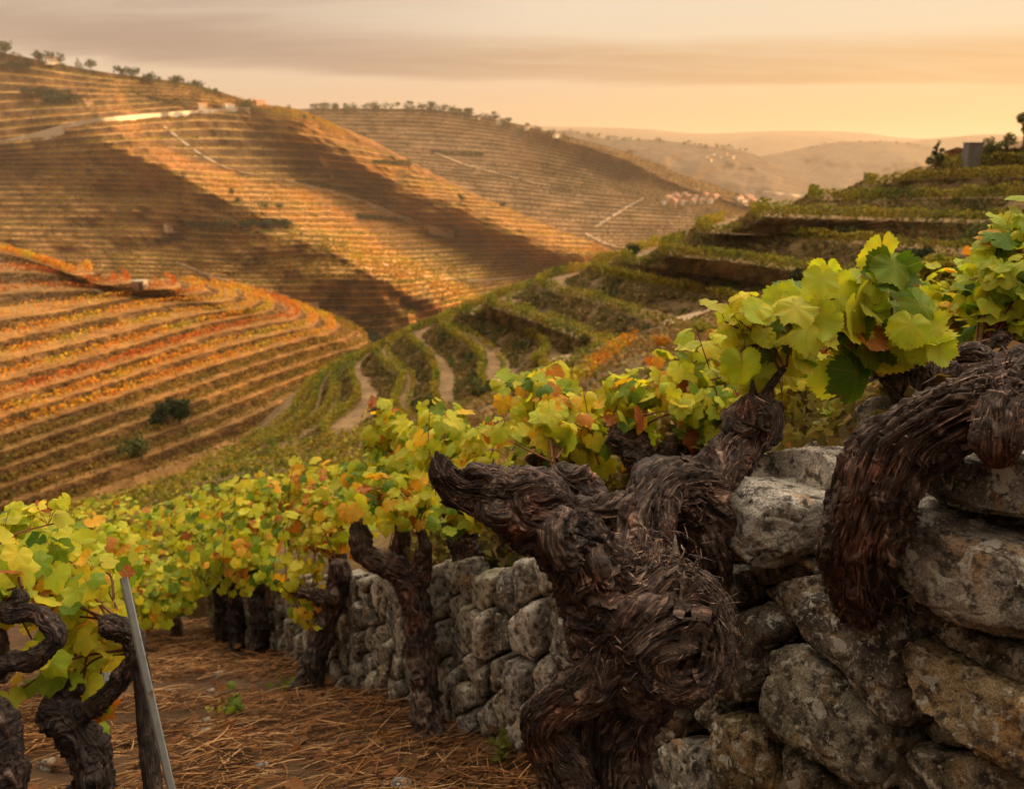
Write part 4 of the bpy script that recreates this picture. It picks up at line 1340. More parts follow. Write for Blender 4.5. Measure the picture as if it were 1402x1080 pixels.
# --- knobbly log on top of the wall behind
rearvine = wood("old_vine", [
    ("trunk", [
        ([(1236, 560, 2.08, 30), (1238, 535, 2.08, 44), (1236, 505, 2.08, 62), (1222, 485, 2.08, 60), (1212, 470, 2.08, 30)],
         dict(rings=120, seg=90, seed=61, twist=4.0, groove=.18, lobes=.25, nfib=120, knots=((.5, 1, .03, .018), (.6, 3, .03, .02), (.7, 5, .03, .02)))),
        ([(1225, 500, 2.08, 50), (1260, 510, 2.08, 56), (1300, 520, 2.06, 46), (1350, 512, 2.04, 44), (1410, 492, 2.02, 40), (1480, 480, 2.0, 40)],
         dict(rings=200, seg=90, seed=62, twist=3.0, groove=.18, lobes=.25, nfib=160, knots=((.1, 1, .03, .02), (.2, 3, .03, .02), (.35, 5, .03, .02), (.5, 2, .03, .02)))),
        ([(1245, 470, 2.07, 12), (1252, 486, 2.05, 34), (1250, 506, 2.05, 30), (1244, 520, 2.06, 12)],
         dict(rings=60, seg=60, seed=63, twist=8.0, groove=.2, lobes=.3, nfib=40)),
        ([(1310, 490, 2.06, 12), (1330, 484, 2.05, 34), (1348, 492, 2.05, 28), (1352, 508, 2.05, 10)],
         dict(rings=60, seg=60, seed=64, twist=8.0, groove=.2, lobes=.3, nfib=40)),
    ]),
    ("spur", [([(1200, 498, 2.07, 20), (1212, 500, 2.05, 30), (1226, 500, 2.06, 30)], dict(rings=40, seg=40, seed=65))]),
], U(1237, 562, 2.08), M_BARK, "low knobbly black vine log lying along the wall top behind the ribbed trunk")
# ================================================================== VINE LEAVES
def leaf_template(nang, teeth, seed, ring=(0.35, 0.7, 1.0)):
    g = np.random.default_rng(seed)
    kx = np.radians([0, 14, 30, 44, 56, 70, 86, 100, 114, 132, 152, 168, 180])
    kr = np.array([1.0, .93, .72, .84, .92, .84, .66, .74, .78, .70, .62, .44, .10]) if len(ring) < 3 else np.array([1.0, .96, .84, .90, .94, .89, .78, .82, .84, .78, .72, .52, .12])
    ph = np.linspace(-np.pi, np.pi, nang, endpoint=False)
    r = np.interp(np.abs(ph), kx, kr * (1 + g.normal(size=13) * 0.05))
    if teeth:
        r = r * (1 + 0.045 * (np.abs(((ph * 32 / (2 * np.pi)) % 1) - 0.5) * 4 - 1) * np.clip((np.pi - np.abs(ph)) * 3, 0, 1))
    V = [np.zeros((1, 2))]
    for q in ring:
        rr = r * q if q == 1.0 else (r * 0.5 + 0.5 * r.mean()) * q * 0.92
        rr = np.minimum(rr, r * (q + 0.04))
        V.append(np.stack([np.sin(ph) * rr, np.cos(ph) * rr], 1))
    V = np.vstack(V)
    j = np.arange(nang); T = [np.stack([np.zeros(nang, int), 1 + j, 1 + (j + 1) % nang], -1)]
    for k in range(len(ring) - 1):
        a = 1 + k * nang; b = a + nang
        T.append(np.stack([a + j, b + j, b + (j + 1) % nang], -1)); T.append(np.stack([a + j, b + (j + 1) % nang, a + (j + 1) % nang], -1))
    return V, np.vstack(T)


LEAF_HI = [leaf_template(64, True, k) for k in range(3)]
LEAF_MID = [leaf_template(36, True, 10 + k, (0.6, 1.0)) for k in range(4)]
LEAF_LO = [leaf_template(20, False, 20 + k, (1.0,)) for k in range(3)]

PAL = {  # weights: green, lime, yellow, gold, orange/red-brown
    "g": np.array([0.06, 0.16, 0.012]), "l": np.array([0.34, 0.46, 0.03]), "y": np.array([0.64, 0.58, 0.04]),
    "o": np.array([0.66, 0.34, 0.025]), "r": np.array([0.30, 0.07, 0.02])}


def add_leaf(acc, tmpl, pos, nrm, tip, size, colr, g):
    V, T = tmpl
    y = tip - nrm * (tip @ nrm); y /= np.linalg.norm(y) + 1e-9
    x = np.cross(y, nrm)
    a, b = V[:, 0], V[:, 1]
    r2 = a * a + b * b
    cup, fold, wav, droop = g.normal() * 0.26, g.uniform(0.0, 0.45), g.uniform(0.04, 0.14), g.uniform(0.0, 0.5)
    ph0 = g.uniform(0, 6.28)
    z = cup * r2 - fold * np.abs(a) * 0.7 + wav * np.sin(np.arctan2(a, b) * 3 + ph0) * r2 - droop * np.maximum(0, b) ** 2 * 0.6 \
        + wav * 0.7 * np.sin(np.arctan2(a, b) * 7 + ph0 * 2) * r2
    P = pos + size * (a[:, None] * x + b[:, None] * y + z[:, None] * nrm)
    acc.add(P, T, colr, np.stack([a, b, np.full(len(a), g.uniform())], 1))


def pick_color(g, wts):
    k = g.choice(5, p=wts)
    base = [PAL["g"], PAL["l"], PAL["y"], PAL["o"], PAL["r"]][k]
    other = [PAL["l"], PAL["y"], PAL["l"], PAL["y"], PAL["o"]][k]
    f = g.uniform(0, 0.55)
    return (base * (1 - f) + other * f) * g.uniform(0.8, 1.2)


def W5(*a):
    a = np.array(a, float); return a / a.sum()


MIX = {"green": W5(2.2, 6.5, 1.6, .15, .15), "lime": W5(1.7, 5.2, 3.2, .8, .5), "mix": W5(1.4, 3.8, 3.2, 1.3, .8), "gold": W5(.8, 2.4, 3.4, 1.9, 1.1)}


def canopy(root, heads, targets, ncane, nleaf, mix, seed, size=0.058, tmpl=LEAF_MID, cane_r=0.004, sub=0, spread=1.0, cam_face=0.35, joined=True, extra=0):
    """canes grow from heads to random points in the target ellipsoids; leaves hang from their nodes.
    targets: (centre, (rx,ry,rz)). Everything is expressed relative to root."""
    g = np.random.default_rng(seed)
    L0 = np.array(root.location)
    fol = Acc(); pet = Acc()
    wts = MIX[mix]
    for k in range(ncane):
        h = heads[g.integers(len(heads))] + g.normal(size=3) * 0.012
        c, e = targets[g.integers(len(targets))]
        d = g.normal(size=3); d /= np.linalg.norm(d)
        tip = c + d * np.array(e) * g.uniform(0.45, 1.05) ** 0.6
        ln = np.linalg.norm(tip - h)
        mid = (h + tip) / 2 + np.array([g.normal() * .08, g.normal() * .08, 0.12 + abs(g.normal()) * .06]) * min(ln, 0.5)
        P = catmull(np.array([h, mid, tip + g.normal(size=3) * 0.02]), 16)
        rad = np.linspace(1.0, 0.45, 16) * cane_r * g.uniform(0.8, 1.2)
        tv, tf = tube_arrays(P - L0, rad, 6)
        cc = np.array([0.13, 0.045, 0.02]) * g.uniform(0.7, 1.5)
        a1 = Acc(); a1.add(tv, tf, cc)
        nn = int(nleaf * g.uniform(0.7, 1.3))
        for q in range(nn):
            u = g.uniform(0.18, 1.02) ** 0.8
            i = min(15, int(u * 15)); node = P[i]
            out = g.normal(size=3); out[2] *= 0.5; out += (node - c) / (np.linalg.norm(node - c) + 1e-6) * 0.6
            out /= np.linalg.norm(out) + 1e-9
            pl = g.uniform(0.035, 0.085)
            base = node + out * pl * 0.8 + np.array([0, 0, pl * 0.45])
            nrm = out * 0.55 + np.array([0, 0, 0.55]) + g.normal(size=3) * 0.35 + np.array([0, -1.0, 0.25]) * cam_face
            nrm /= np.linalg.norm(nrm)
            tipd = np.array([0, 0, -1.0]) + out * 0.7 + g.normal(size=3) * 0.35
            sz = size * g.uniform(0.55, 1.25)
            add_leaf(fol, tmpl[g.integers(len(tmpl))], base - L0, nrm, tipd, sz, pick_color(g, wts), g)
            pv, pf = tube_arrays(catmull(np.array([node, node + out * pl * .4 + [0, 0, pl * .4], base]) - L0, 5), 0.0011, 3)
            a1.add(pv, pf, np.array([0.25, 0.10, 0.04]) * g.uniform(.7, 1.3))
        if joined: 
            for (lst_src, lst_dst) in ((a1.v, pet.v), (a1.c, pet.c)): lst_dst.extend(lst_src)
            pet.q.extend([f_ + pet.n for f_ in a1.q]); pet.n += a1.n
        else:
            a1.build("cane", M_CANE, root)
    for k in range(3 if extra else 0):      # bare upright shoots on the near side of the plant
        c, e = targets[k % len(targets)]
        p0 = c + np.array([g.uniform(-.8, .8) * e[0], -e[1] * .9, -e[2] * 1.0]); p1 = p0 + np.array([g.normal() * .10, g.normal() * .05, e[2] * g.uniform(1.5, 2.5)])
        Q = catmull(np.array([p0, (p0 + p1) / 2 + g.normal(size=3) * .02, p1]), 10)
        tv, tf = tube_arrays(Q - L0, np.linspace(.0036, .0016, 10), 5); pet.add(tv, tf, np.array([0.16, 0.05, 0.022]) * g.uniform(.8, 1.5))
        for q in range(3):
            nd = Q[g.integers(3, 10)]; out = g.normal(size=3); out /= np.linalg.norm(out); b_ = nd + out * .05
            pv, pf = tube_arrays(catmull(np.array([nd, nd + out * .025 + [0, 0, .015], b_]) - L0, 4), .0010, 3); pet.add(pv, pf, np.array([0.28, 0.11, 0.04]))
            nrm = out * .4 + np.array([0, -.5, .5]); nrm /= np.linalg.norm(nrm)
            add_leaf(fol, tmpl[g.integers(len(tmpl))], b_ - L0, nrm, np.array([0, 0, -1.0]) + out * .6, size * g.uniform(.6, 1.2), pick_color(g, wts), g)
    for q in range(extra):
        c, e = targets[g.integers(len(targets))]
        d = g.normal(size=3); d /= np.linalg.norm(d)
        p = c + d * np.array(e) * g.uniform(0.0, 1.0) ** 0.33
        nrm = d * 0.5 + np.array([0, -.4, 0.6]) + g.normal(size=3) * 0.35; nrm /= np.linalg.norm(nrm)
        add_leaf(fol, tmpl[g.integers(len(tmpl))], p - L0, nrm, np.array([0, 0, -1.0]) + g.normal(size=3) * 0.4, size * g.uniform(0.6, 1.25), pick_color(g, wts), g)
    fol.build("foliage", M_LEAF, root)
    if joined: pet.build("canes", M_CANE, root)


def ell(px, py, D, rx, ry, rd):
    """ellipsoid centred on a pixel at distance D; rx, ry in pixels, rd in metres"""
    return U(px, py, D), (rx * D / FPX, rd, ry * D / FPX)


# leaves on the knobbly vines near the camera
canopy(rearvine, [U(1225, 478, 2.06), U(1205, 490, 2.06)], [ell(1165, 440, 1.98, 85, 62, .10), ell(1185, 410, 1.98, 62, 40, .08), ell(1105, 430, 1.98, 45, 55, .08), ell(1235, 450, 2.02, 45, 50, .08), ell(1085, 475, 2.0, 45, 45, .1), ell(1265, 475, 2.0, 40, 40, .1), ell(1150, 495, 2.0, 60, 35, .1), ell(1140, 375, 2.0, 30, 24, .06)],
       22, 4, "green", 71, size=0.066, tmpl=LEAF_HI, joined=False, cam_face=0.75)
canopy(archvine, [U(1074, 504, 1.95), U(1040, 492, 2.0)], [ell(1050, 480, 1.98, 60, 50, .12), ell(1010, 500, 2.1, 55, 45, .12), ell(1090, 545, 2.0, 35, 35, .1)],
       14, 5, "lime", 72, size=0.052, tmpl=LEAF_HI, joined=False, cam_face=0.7)


def bush_vine(px, py, D, w, label, blobs, mix, seed, n=(12, 11), trunks=(), group=None, tmpl=None, size=0.048, extra=0, mat=None, heads=None):
    """a vine plant: base at a pixel/distance, trunk tubes, canes and leaves in blobs"""
    base = U(px, py, D)
    root = empty("grape_vine", base)
    tag(root, label, "vine", group)
    L0 = np.array(root.location)
    acc = Acc(); hd = []
    for t_ in trunks:
        if hd:
            acc.build("trunk" if len(hd) == 1 else "arm", M_BARK if mat is None else mat, root); acc = Acc()
        P, rad = pxpath(t_)
        near = D < 4.0
        P = P.copy(); P[1:-1] += np.random.default_rng(seed + len(hd)).normal(size=(len(P) - 2, 3)) * rad[1:-1, None] * 0.22
        bark_tube(acc, P - L0, rad, rings=170 if near else 90, seg=84 if near else 48, seed=seed * 3 + len(hd), twist=3.0, groove=0.22, lobes=0.30, nfib=170 if near else 30, wv=1.2,
                  knots=tuple((q_ / 7 + .06, q_ * 2.1 + seed, rad.mean() * 0.9, rad.mean() * 0.42) for q_ in range(1, 7)))
        hd.append(P[-1])
    if not trunks:
        h = base + np.array([0, 0, 0.32])
        bark_tube(acc, np.array([base + [0, 0, -.08], base + [0.02, 0, 0.1], base + [-0.01, 0, 0.22], h]) - L0, [.05, .042, .042, .055], rings=40, seg=28, seed=seed, groove=.17, lobes=.25)
        hd = [h]
    acc.build("trunk" if len(hd) == 1 else "arm", M_BARK if mat is None else mat, root)
    if heads is not None: hd = heads
    canopy(root, hd, blobs, int(n[0] * 1.25), int(n[1] * 1.35), mix, seed, size=size, tmpl=tmpl or (LEAF_MID if D < 5.0 else LEAF_LO), extra=int(extra * 1.5))
    return root


ROW = "vines along the terrace above the wall"
bush_vine(1420, 560, 2.6, 0, "leafy yellow green vine with dark arms at the far right edge above the wall", [ell(1385, 400, 2.8, 55, 90, .25), ell(1440, 430, 2.7, 70, 110, .25), ell(1370, 350, 2.8, 30, 35, .12), ell(1400, 325, 2.8, 25, 35, .1)], "green", 81, (20, 13),
          [[(1420, 600, 2.6, 50), (1400, 540, 2.6, 46), (1380, 490, 2.6, 50), (1350, 465, 2.6, 30)]], ROW, extra=130)
bush_vine(1310, 520, 3.2, 0, "lime and golden vine beside the right edge vine", [ell(1300, 420, 3.2, 62, 62, .25), ell(1265, 430, 3.2, 45, 45, .2), ell(1330, 460, 3.1, 60, 40, .2)], "lime", 82, (20, 13),
          [[(1330, 560, 3.2, 44), (1320, 510, 3.2, 40), (1300, 470, 3.2, 44)]], ROW, extra=150)
bush_vine(1135, 610, 2.9, 0, "yellow vine with a dark wood stub hanging below, behind the tall green shoot", [ell(1120, 470, 3.0, 70, 60, .25), ell(1180, 500, 2.9, 50, 50, .2), ell(1080, 545, 2.9, 45, 50, .2), ell(1100, 595, 2.75, 45, 30, .15), ell(1165, 560, 2.7, 40, 36, .15)], "mix", 83, (16, 12),
          [[(1140, 618, 2.6, 14), (1132, 600, 2.6, 34), (1124, 580, 2.6, 40), (1116, 562, 2.6, 18)], [(1170, 640, 2.9, 40), (1160, 570, 2.9, 40), (1150, 520, 2.9, 40)]], ROW, extra=110)
bush_vine(960, 640, 3.0, 0, "lime and gold vine with low dark arms behind the fist shaped head", [ell(960, 520, 3.0, 75, 62, .25), ell(900, 560, 3.1, 50, 55, .25), ell(985, 580, 2.9, 40, 45, .15), ell(1000, 485, 3.1, 40, 30, .15)], "lime", 84, (15, 11),
          [[(930, 700, 2.9, 40), (900, 640, 2.95, 44), (860, 610, 3.0, 40), (835, 595, 3.0, 26)], [(900, 660, 3.0, 40), (925, 610, 3.0, 40), (960, 600, 3.0, 30), (990, 605, 3.0, 18)]], ROW, extra=70)
bush_vine(800, 690, 2.9, 0, "bright yellow vine with a pointed dark stub standing just behind the stubby arm", [ell(770, 580, 3.3, 75, 62, .25), ell(725, 550, 3.4, 50, 38, .2), ell(820, 600, 3.2, 50, 50, .2), ell(745, 620, 3.2, 60, 40, .2), ell(865, 565, 3.3, 40, 50, .2)], "mix", 85, (19, 12),
          [[(800, 710, 2.6, 56), (792, 680, 2.6, 54), (776, 655, 2.6, 42), (762, 636, 2.6, 16)], [(770, 720, 3.2, 40), (760, 660, 3.3, 40), (750, 620, 3.3, 40)]], ROW, extra=90)
bush_vine(640, 740, 3.7, 0, "green and yellow vine with upright red canes left of the stubby arm", [ell(640, 620, 3.7, 62, 60, .25), ell(590, 600, 3.9, 50, 42, .25), ell(660, 680, 3.5, 50, 45, .2), ell(640, 700, 3.4, 45, 50, .15)], "lime", 86, (18, 12),
          [[(640, 790, 3.6, 34), (640, 730, 3.7, 34), (630, 690, 3.7, 40)]], ROW, extra=90)
bush_vine(545, 750, 4.3, 0, "tall lime vine above the middle of the wall", [ell(550, 640, 4.3, 52, 58, .3), ell(530, 590, 4.4, 28, 35, .2), ell(500, 680, 4.5, 50, 48, .3), ell(560, 700, 4.2, 50, 40, .2)], "lime", 87, (17, 12), (), ROW, extra=110)
bush_vine(460, 760, 5.1, 0, "golden vine with reddish stems above the wall", [ell(455, 680, 5.1, 55, 45, .35), ell(420, 660, 5.3, 45, 35, .3), ell(470, 720, 5.0, 50, 35, .3), ell(410, 710, 5.1, 45, 40, .3)], "gold", 88, (16, 12), (), ROW, extra=150)
bush_vine(365, 770, 6.2, 0, "yellow vine standing where the wall fades into the row", [ell(370, 700, 6.2, 50, 42, .4), ell(330, 690, 6.5, 45, 36, .4), ell(350, 735, 6.0, 45, 30, .4)], "mix", 89, (15, 12), (), ROW, extra=170)
bush_vine(275, 790, 7.5, 0, "lime vine in the row left of where the wall ends", [ell(285, 700, 7.6, 48, 34, .5), ell(240, 720, 7.8, 50, 40, .5), ell(280, 750, 7.4, 45, 36, .4)], "lime", 90, (14, 12), (), ROW, extra=200)
bush_vine(180, 800, 9.0, 0, "yellow green vine farther down the row behind the steel stake", [ell(190, 730, 9.2, 50, 34, .6), ell(140, 720, 9.6, 50, 36, .6), ell(170, 765, 9.0, 60, 34, .5)], "mix", 91, (14, 12), (), ROW, extra=230)
bush_vine(60, 810, 9.5, 0, "dull green vine at the far left end of the row", [ell(70, 730, 10., 60, 38, .7), ell(10, 740, 10., 60, 40, .7), ell(40, 775, 9.5, 70, 36, .5), ell(-60, 770, 9.5, 60, 50, .5)], "lime", 92, (14, 12), (), ROW, extra=260)

# vines rooted in the straw in front of the wall
FRONT = "old vines rooted in the straw below the wall"
bush_vine(585, 1005, 3.55, 0, "dark old vine standing against the wall with two low arms", [ell(500, 690, 3.6, 55, 40, .2), ell(600, 720, 3.5, 40, 40, .15), ell(470, 730, 3.7, 40, 35, .2)], "mix", 101, (8, 8),
          [[(606, 1062, 3.42, 48), (600, 1030, 3.45, 45), (580, 960, 3.5, 36), (568, 880, 3.55, 36), (562, 810, 3.6, 40), (545, 775, 3.6, 33), (512, 768, 3.6, 30), (494, 745, 3.6, 27), (490, 712, 3.6, 19)],
           [(566, 820, 3.6, 29), (578, 770, 3.55, 22), (582, 745, 3.55, 14), (575, 725, 3.55, 10)]], FRONT, heads=[U(490, 712, 3.6), U(575, 725, 3.55)])
bush_vine(428, 948, 4.6, 0, "leaning old vine with a split foot in front of the wall's shaded end", [ell(420, 740, 4.7, 55, 40, .3), ell(380, 760, 4.8, 40, 35, .3), ell(470, 760, 4.6, 30, 35, .2)], "gold", 102, (9, 9),
          [[(420, 982, 4.53, 36), (424, 955, 4.55, 32), (436, 900, 4.6, 29), (448, 845, 4.6, 27), (456, 800, 4.6, 29), (462, 768, 4.6, 22)], [(394, 976, 4.48, 12), (402, 950, 4.5, 12), (420, 915, 4.55, 19), (436, 880, 4.6, 22)],
           [(452, 820, 4.6, 19), (420, 812, 4.6, 17), (392, 800, 4.65, 14)]], FRONT)
for k, (px, lab) in enumerate(((354, "straight black vine trunk, right one of three upright trunks"), (322, "straight black vine trunk, middle one of three upright trunks"), (303, "slim black vine trunk, left one of three upright trunks"))):
    D_ = 5.9 + 0.35 * k
    bush_vine(px, 890 - 6 * k, D_, 0, lab, [ell(px - 5, 770, D_, 42, 36, .3), ell(px - 20, 745, D_, 45, 30, .3)], "green" if k else "mix", 103 + k, (8, 9),
              [[(px + 2, 912 - 7 * k, D_, 28 - 4 * k), (px, 850, D_, 21 - 2 * k), (px - 2, 810, D_, 20 - 2 * k), (px - 3, 775, D_, 23 - 2 * k)]], FRONT, extra=60, mat=M_BARK_FAR)
bush_vine(112, 1085, 2.35, 0, "black goblet shaped vine with curled arms beside the steel stake", [ell(110, 850, 2.6, 60, 60, .12), ell(100, 930, 2.5, 50, 60, .12), ell(50, 800, 2.7, 55, 45, .15)], "mix", 108, (13, 8),
          [[(122, 1120, 2.35, 48), (116, 1060, 2.35, 42), (106, 1005, 2.35, 45), (84, 978, 2.35, 48), (55, 972, 2.34, 29)],
           [(96, 985, 2.35, 29), (130, 965, 2.33, 24), (165, 935, 2.32, 23), (184, 900, 2.32, 24), (178, 868, 2.33, 29), (150, 850, 2.34, 29), (138, 846, 2.34, 10)],
           [(106, 990, 2.35, 32), (84, 960, 2.38, 29), (104, 935, 2.38, 22)]], FRONT, size=0.05, heads=[U(150, 850, 2.34), U(184, 890, 2.32), U(104, 935, 2.38)], mat=M_BARK_FAR)
bush_vine(-10, 1085, 2.15, 0, "black vine arm and stump cut off by the left edge", [ell(10, 880, 2.3, 45, 50, .12), ell(30, 770, 2.5, 60, 60, .15)], "lime", 109, (10, 7),
          [[(4, 1120, 2.1, 50), (2, 1060, 2.1, 46), (-6, 1000, 2.12, 55), (-30, 960, 2.15, 36)],
           [(-30, 935, 2.15, 29), (5, 912, 2.15, 26), (50, 900, 2.15, 24), (74, 880, 2.15, 23), (72, 855, 2.16, 24), (45, 838, 2.17, 24), (10, 832, 2.18, 26), (-30, 822, 2.2, 22)],
           [(20, 836, 2.18, 26), (28, 818, 2.18, 19), (24, 806, 2.18, 6)]], FRONT, size=0.05, heads=[U(24, 806, 2.18), U(-30, 822, 2.2)], mat=M_BARK_FAR)
bush_vine(240, 868, 7.0, 0, "shaded green vine filling the gap left of the three upright trunks", [ell(240, 795, 7.0, 50, 40, .4), ell(190, 810, 7.2, 50, 40, .4), ell(270, 780, 6.8, 40, 30, .3)], "green", 111, (12, 12), (), FRONT, extra=160)
bush_vine(150, 868, 6.2, 0, "shaded green vine low behind the steel stake", [ell(170, 800, 6.3, 60, 40, .4), ell(120, 815, 6.2, 60, 50, .4), ell(220, 825, 6.4, 40, 30, .3)], "lime", 112, (12, 12), (), FRONT, extra=160)
bush_vine(-5, 905, 3.6, 0, "leafy yellow green vine behind the curled black arms at the left", [ell(20, 790, 3.7, 75, 50, .3), ell(100, 800, 3.6, 60, 50, .3), ell(60, 740, 4.2, 70, 40, .3), ell(150, 770, 4.0, 50, 45, .3)], "lime", 110, (22, 12), (), FRONT, extra=140, size=0.056)

# ------------------------------------------------------------------ stakes
M_STEEL, _t, _o = mat_new("galvanised_steel")
_P = _t.n("ShaderNodeTexCoord").outputs["Object"]
_c = _t.mix(_t.noise(_P, 30.0, 4.0), (0.20, 0.22, 0.225), (0.40, 0.43, 0.43))
_c = _t.mix(_t.rng(_t.noise(_P, 12.0, 4.0), 0.58, 0.7), _c, (0.16, 0.09, 0.05))
_p = principled(_t, _o, _c, 0.5); _p.inputs["Metallic"].default_value = 0.35


def angle_stake(a, b, w, label, mat):
    """steel angle section with punched wire holes"""
    root = empty("trellis_stake", a); tag(root, label, "stake")
    ax = b - a; L = np.linalg.norm(ax); ax /= L
    x = np.cross(ax, [0.3, 1, 0]); x /= np.linalg.norm(x); y = np.cross(ax, x)
    t = 0.004
    prof = np.array([(-w, 0), (0, 0.35 * w), (w, 0), (w, t), (0, 0.35 * w + t * 1.2), (-w, t)])
    V = np.stack([a + ax * s_ + prof[:, :1] * x + prof[:, 1:] * y for s_ in np.linspace(0, L, 14)]) - a
    acc = Acc(); acc.add(V.reshape(-1, 3), gridfaces(14, 6, True))
    c = 13 * 6
    acc.q.append(np.array([[c, c + 1, c + 4, c + 5], [c + 1, c + 2, c + 3, c + 4]]))
    acc.build("stake_body", mat, root, smooth=False)
    for k in range(6):      # wire hooks up the stake
        p = ax * L * (0.35 + k * 0.12) + y * (0.35 * w + t) * -0.2 + x * w
        tv, tf = tube_arrays(np.array([p, p + x * 0.008 - y * 0.006, p + x * 0.004 - y * 0.012 + ax * 0.012]), 0.0022, 5)
        mesh("wire_hook", tv, tf, mat, root)
    return root


angle_stake(U(242, 1110, 2.22), U(170, 790, 2.26), 0.0145, "leaning grey steel angle stake at the lower left", M_STEEL)
pw = wood("wooden_stake", [("stake_body", [([(212, 1100, 2.42, 26), (202, 1010, 2.46, 26), (194, 920, 2.50, 24), (190, 890, 2.5, 16)], dict(rings=60, seg=30, seed=130, twist=0, groove=.06, lobes=.06, nfib=20))])],
          U(212, 1100, 2.42), M_BARK_FAR, "weathered wooden post right behind the steel stake", "stake")
angle_stake(U(150, 960, 3.3), U(140, 872, 3.35), 0.022, "short grey stake half hidden behind the curled vine arm", M_STEEL)
# trellis wire
tv, tf = tube_arrays(np.array([U(240, 1085, 2.5) * 0 + U(228, 905, 2.58), U(300, 830, 4.5), U(330, 800, 6.0)]), 0.0015, 4)

# ------------------------------------------------------------------ straw on the ground
g = np.random.default_rng(77)
acc = Acc()
NS = 27000
sx_ = g.uniform(-3.4, 1.0, NS); sy_ = 1.2 + (g.uniform(0, 1, NS) ** 1.7) * 6.0
wx_ = np.interp(sy_, WT[:, 1], WT[:, 0])
clm = fbm(np.stack([sx_ * 1.6, sy_ * 1.6, sx_ * 0 + 2], -1), 3)
keep = (sx_ < wx_ + 0.08) & (clm > -0.22)
sx_, sy_, clm = sx_[keep], sy_[keep], clm[keep]
n = len(sx_)
base = np.stack([sx_, sy_, gz(sx_, sy_) + 0.012 + np.maximum(0, clm) * 0.11 * g.uniform(0, 1, n)], -1)
az = g.normal(0.55, 0.75, n); L = g.uniform(0.05, 0.30, n); tiltz = g.normal(0.05, 0.22, n)
d = np.stack([np.cos(az), np.sin(az), -0.5 * np.sin(az) + tiltz], -1)
d /= np.linalg.norm(d, axis=1)[:, None]
bend = g.normal(size=(n, 3)) * 0.22; bend[:, 2] = abs(bend[:, 2]) * 0.4
m = 5
t = np.linspace(-0.5, 0.5, m)
C = base[:, None] + d[:, None] * (L[:, None] * t)[..., None] + bend[:, None] * (L[:, None] * (0.25 - t ** 2))[..., None]
side = np.cross(d, [0, 0, 1.0]); side /= np.linalg.norm(side, axis=1)[:, None]
wd = g.uniform(0.0010, 0.0034, n)[:, None, None] * np.array([.5, 1, 1, 1, .4])[None, :, None]
tri = [side * 1.0, np.cross(side, d) * 1.2, -side * 1.0]
V = np.stack([C + wd * q[:, None] for q in tri], 2).reshape(-1, 3)
jj = (np.arange(n) * m * 3)[:, None]
F1 = gridfaces(m, 3, True)
F = (F1[None] + jj[:, :, None]).reshape(-1, 4)
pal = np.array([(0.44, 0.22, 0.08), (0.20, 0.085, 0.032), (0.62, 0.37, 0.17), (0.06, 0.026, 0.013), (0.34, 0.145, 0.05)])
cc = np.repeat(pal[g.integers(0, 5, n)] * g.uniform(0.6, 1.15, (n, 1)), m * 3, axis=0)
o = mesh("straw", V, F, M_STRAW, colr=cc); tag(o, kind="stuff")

# small stones lying in the straw
for q in range(26):
    x = g.uniform(-2.6, 0.1); y = g.uniform(1.8, 5.5)
    if x > np.interp(y, WT[:, 1], WT[:, 0]) - 0.05: continue
    r_ = g.uniform(0.012, 0.045); a_ = np.linspace(0, 2 * np.pi, 7)[:-1] + g.uniform(0, 1)
    c0 = np.array([x, y, float(gz(np.array(x), np.array(y))) + r_ * 0.25])
    P = c0 + np.stack([np.cos(a_), np.sin(a_), -0.5 * np.sin(a_)], 1) * (r_ * g.uniform(0.7, 1.3, 6))[:, None]
    v, f = stone_arrays(P, np.array([0, 0.45, 0.9]), r_ * 0.7, 900 + q, n=9)
    tag(mesh("loose_stone", v, f, M_STONE, colr=np.full((len(v), 3), g.uniform(.5, 1.1)), origin=c0), "small loose stone lying in the straw below the wall", "stone", "loose stones in the straw")

# fallen leaves and small weeds on the straw
acc = Acc()
for _ in range(420):
    x = g.uniform(-3, 0.4); y = g.uniform(1.5, 6.5)
    if x > np.interp(y, WT[:, 1], WT[:, 0]): continue
    p = np.array([x, y, float(gz(np.array(x), np.array(y))) + 0.03])
    nr = np.array([0, -.2, 1.0]) + g.normal(size=3) * 0.35; nr /= np.linalg.norm(nr)
    add_leaf(acc, LEAF_LO[g.integers(3)], p, nr, g.normal(size=3), g.uniform(.02, .045), np.array([0.20, 0.085, 0.03]) * g.uniform(.5, 1.4), g)
o = acc.build("fallen_leaves", M_LEAF); tag(o, kind="stuff")


def weed(px, py, key, label, n, h, seed, c=(0.10, 0.17, 0.02)):
    P = hit(px, py, key)
    if P is None: return
    root = empty("weed_plant", P); tag(root, label, "weed")
    g = np.random.default_rng(seed); st = Acc(); lf = Acc()
    for k in range(n):
        dr = np.array([g.normal() * .5, g.normal() * .5, 1.0]); dr /= np.linalg.norm(dr)
        Q = catmull(np.array([[0, 0, 0], dr * h * .5, dr * h + np.array([dr[0], dr[1], -.3]) * h * .4]), 6)
        tv, tf = tube_arrays(Q, 0.0012, 4); st.add(tv, tf, np.array([.12, .12, .03]))
        for i in range(2, 6):
            nr = np.array([0, -.4, .8]) + g.normal(size=3) * .4; nr /= np.linalg.norm(nr)
            add_leaf(lf, LEAF_LO[g.integers(3)], Q[i] + g.normal(size=3) * .008, nr, g.normal(size=3), h * g.uniform(.12, .22), np.array(c) * g.uniform(.7, 1.4), g)
    st.build("stem", M_CANE, root); lf.build("foliage", M_LEAF, root)


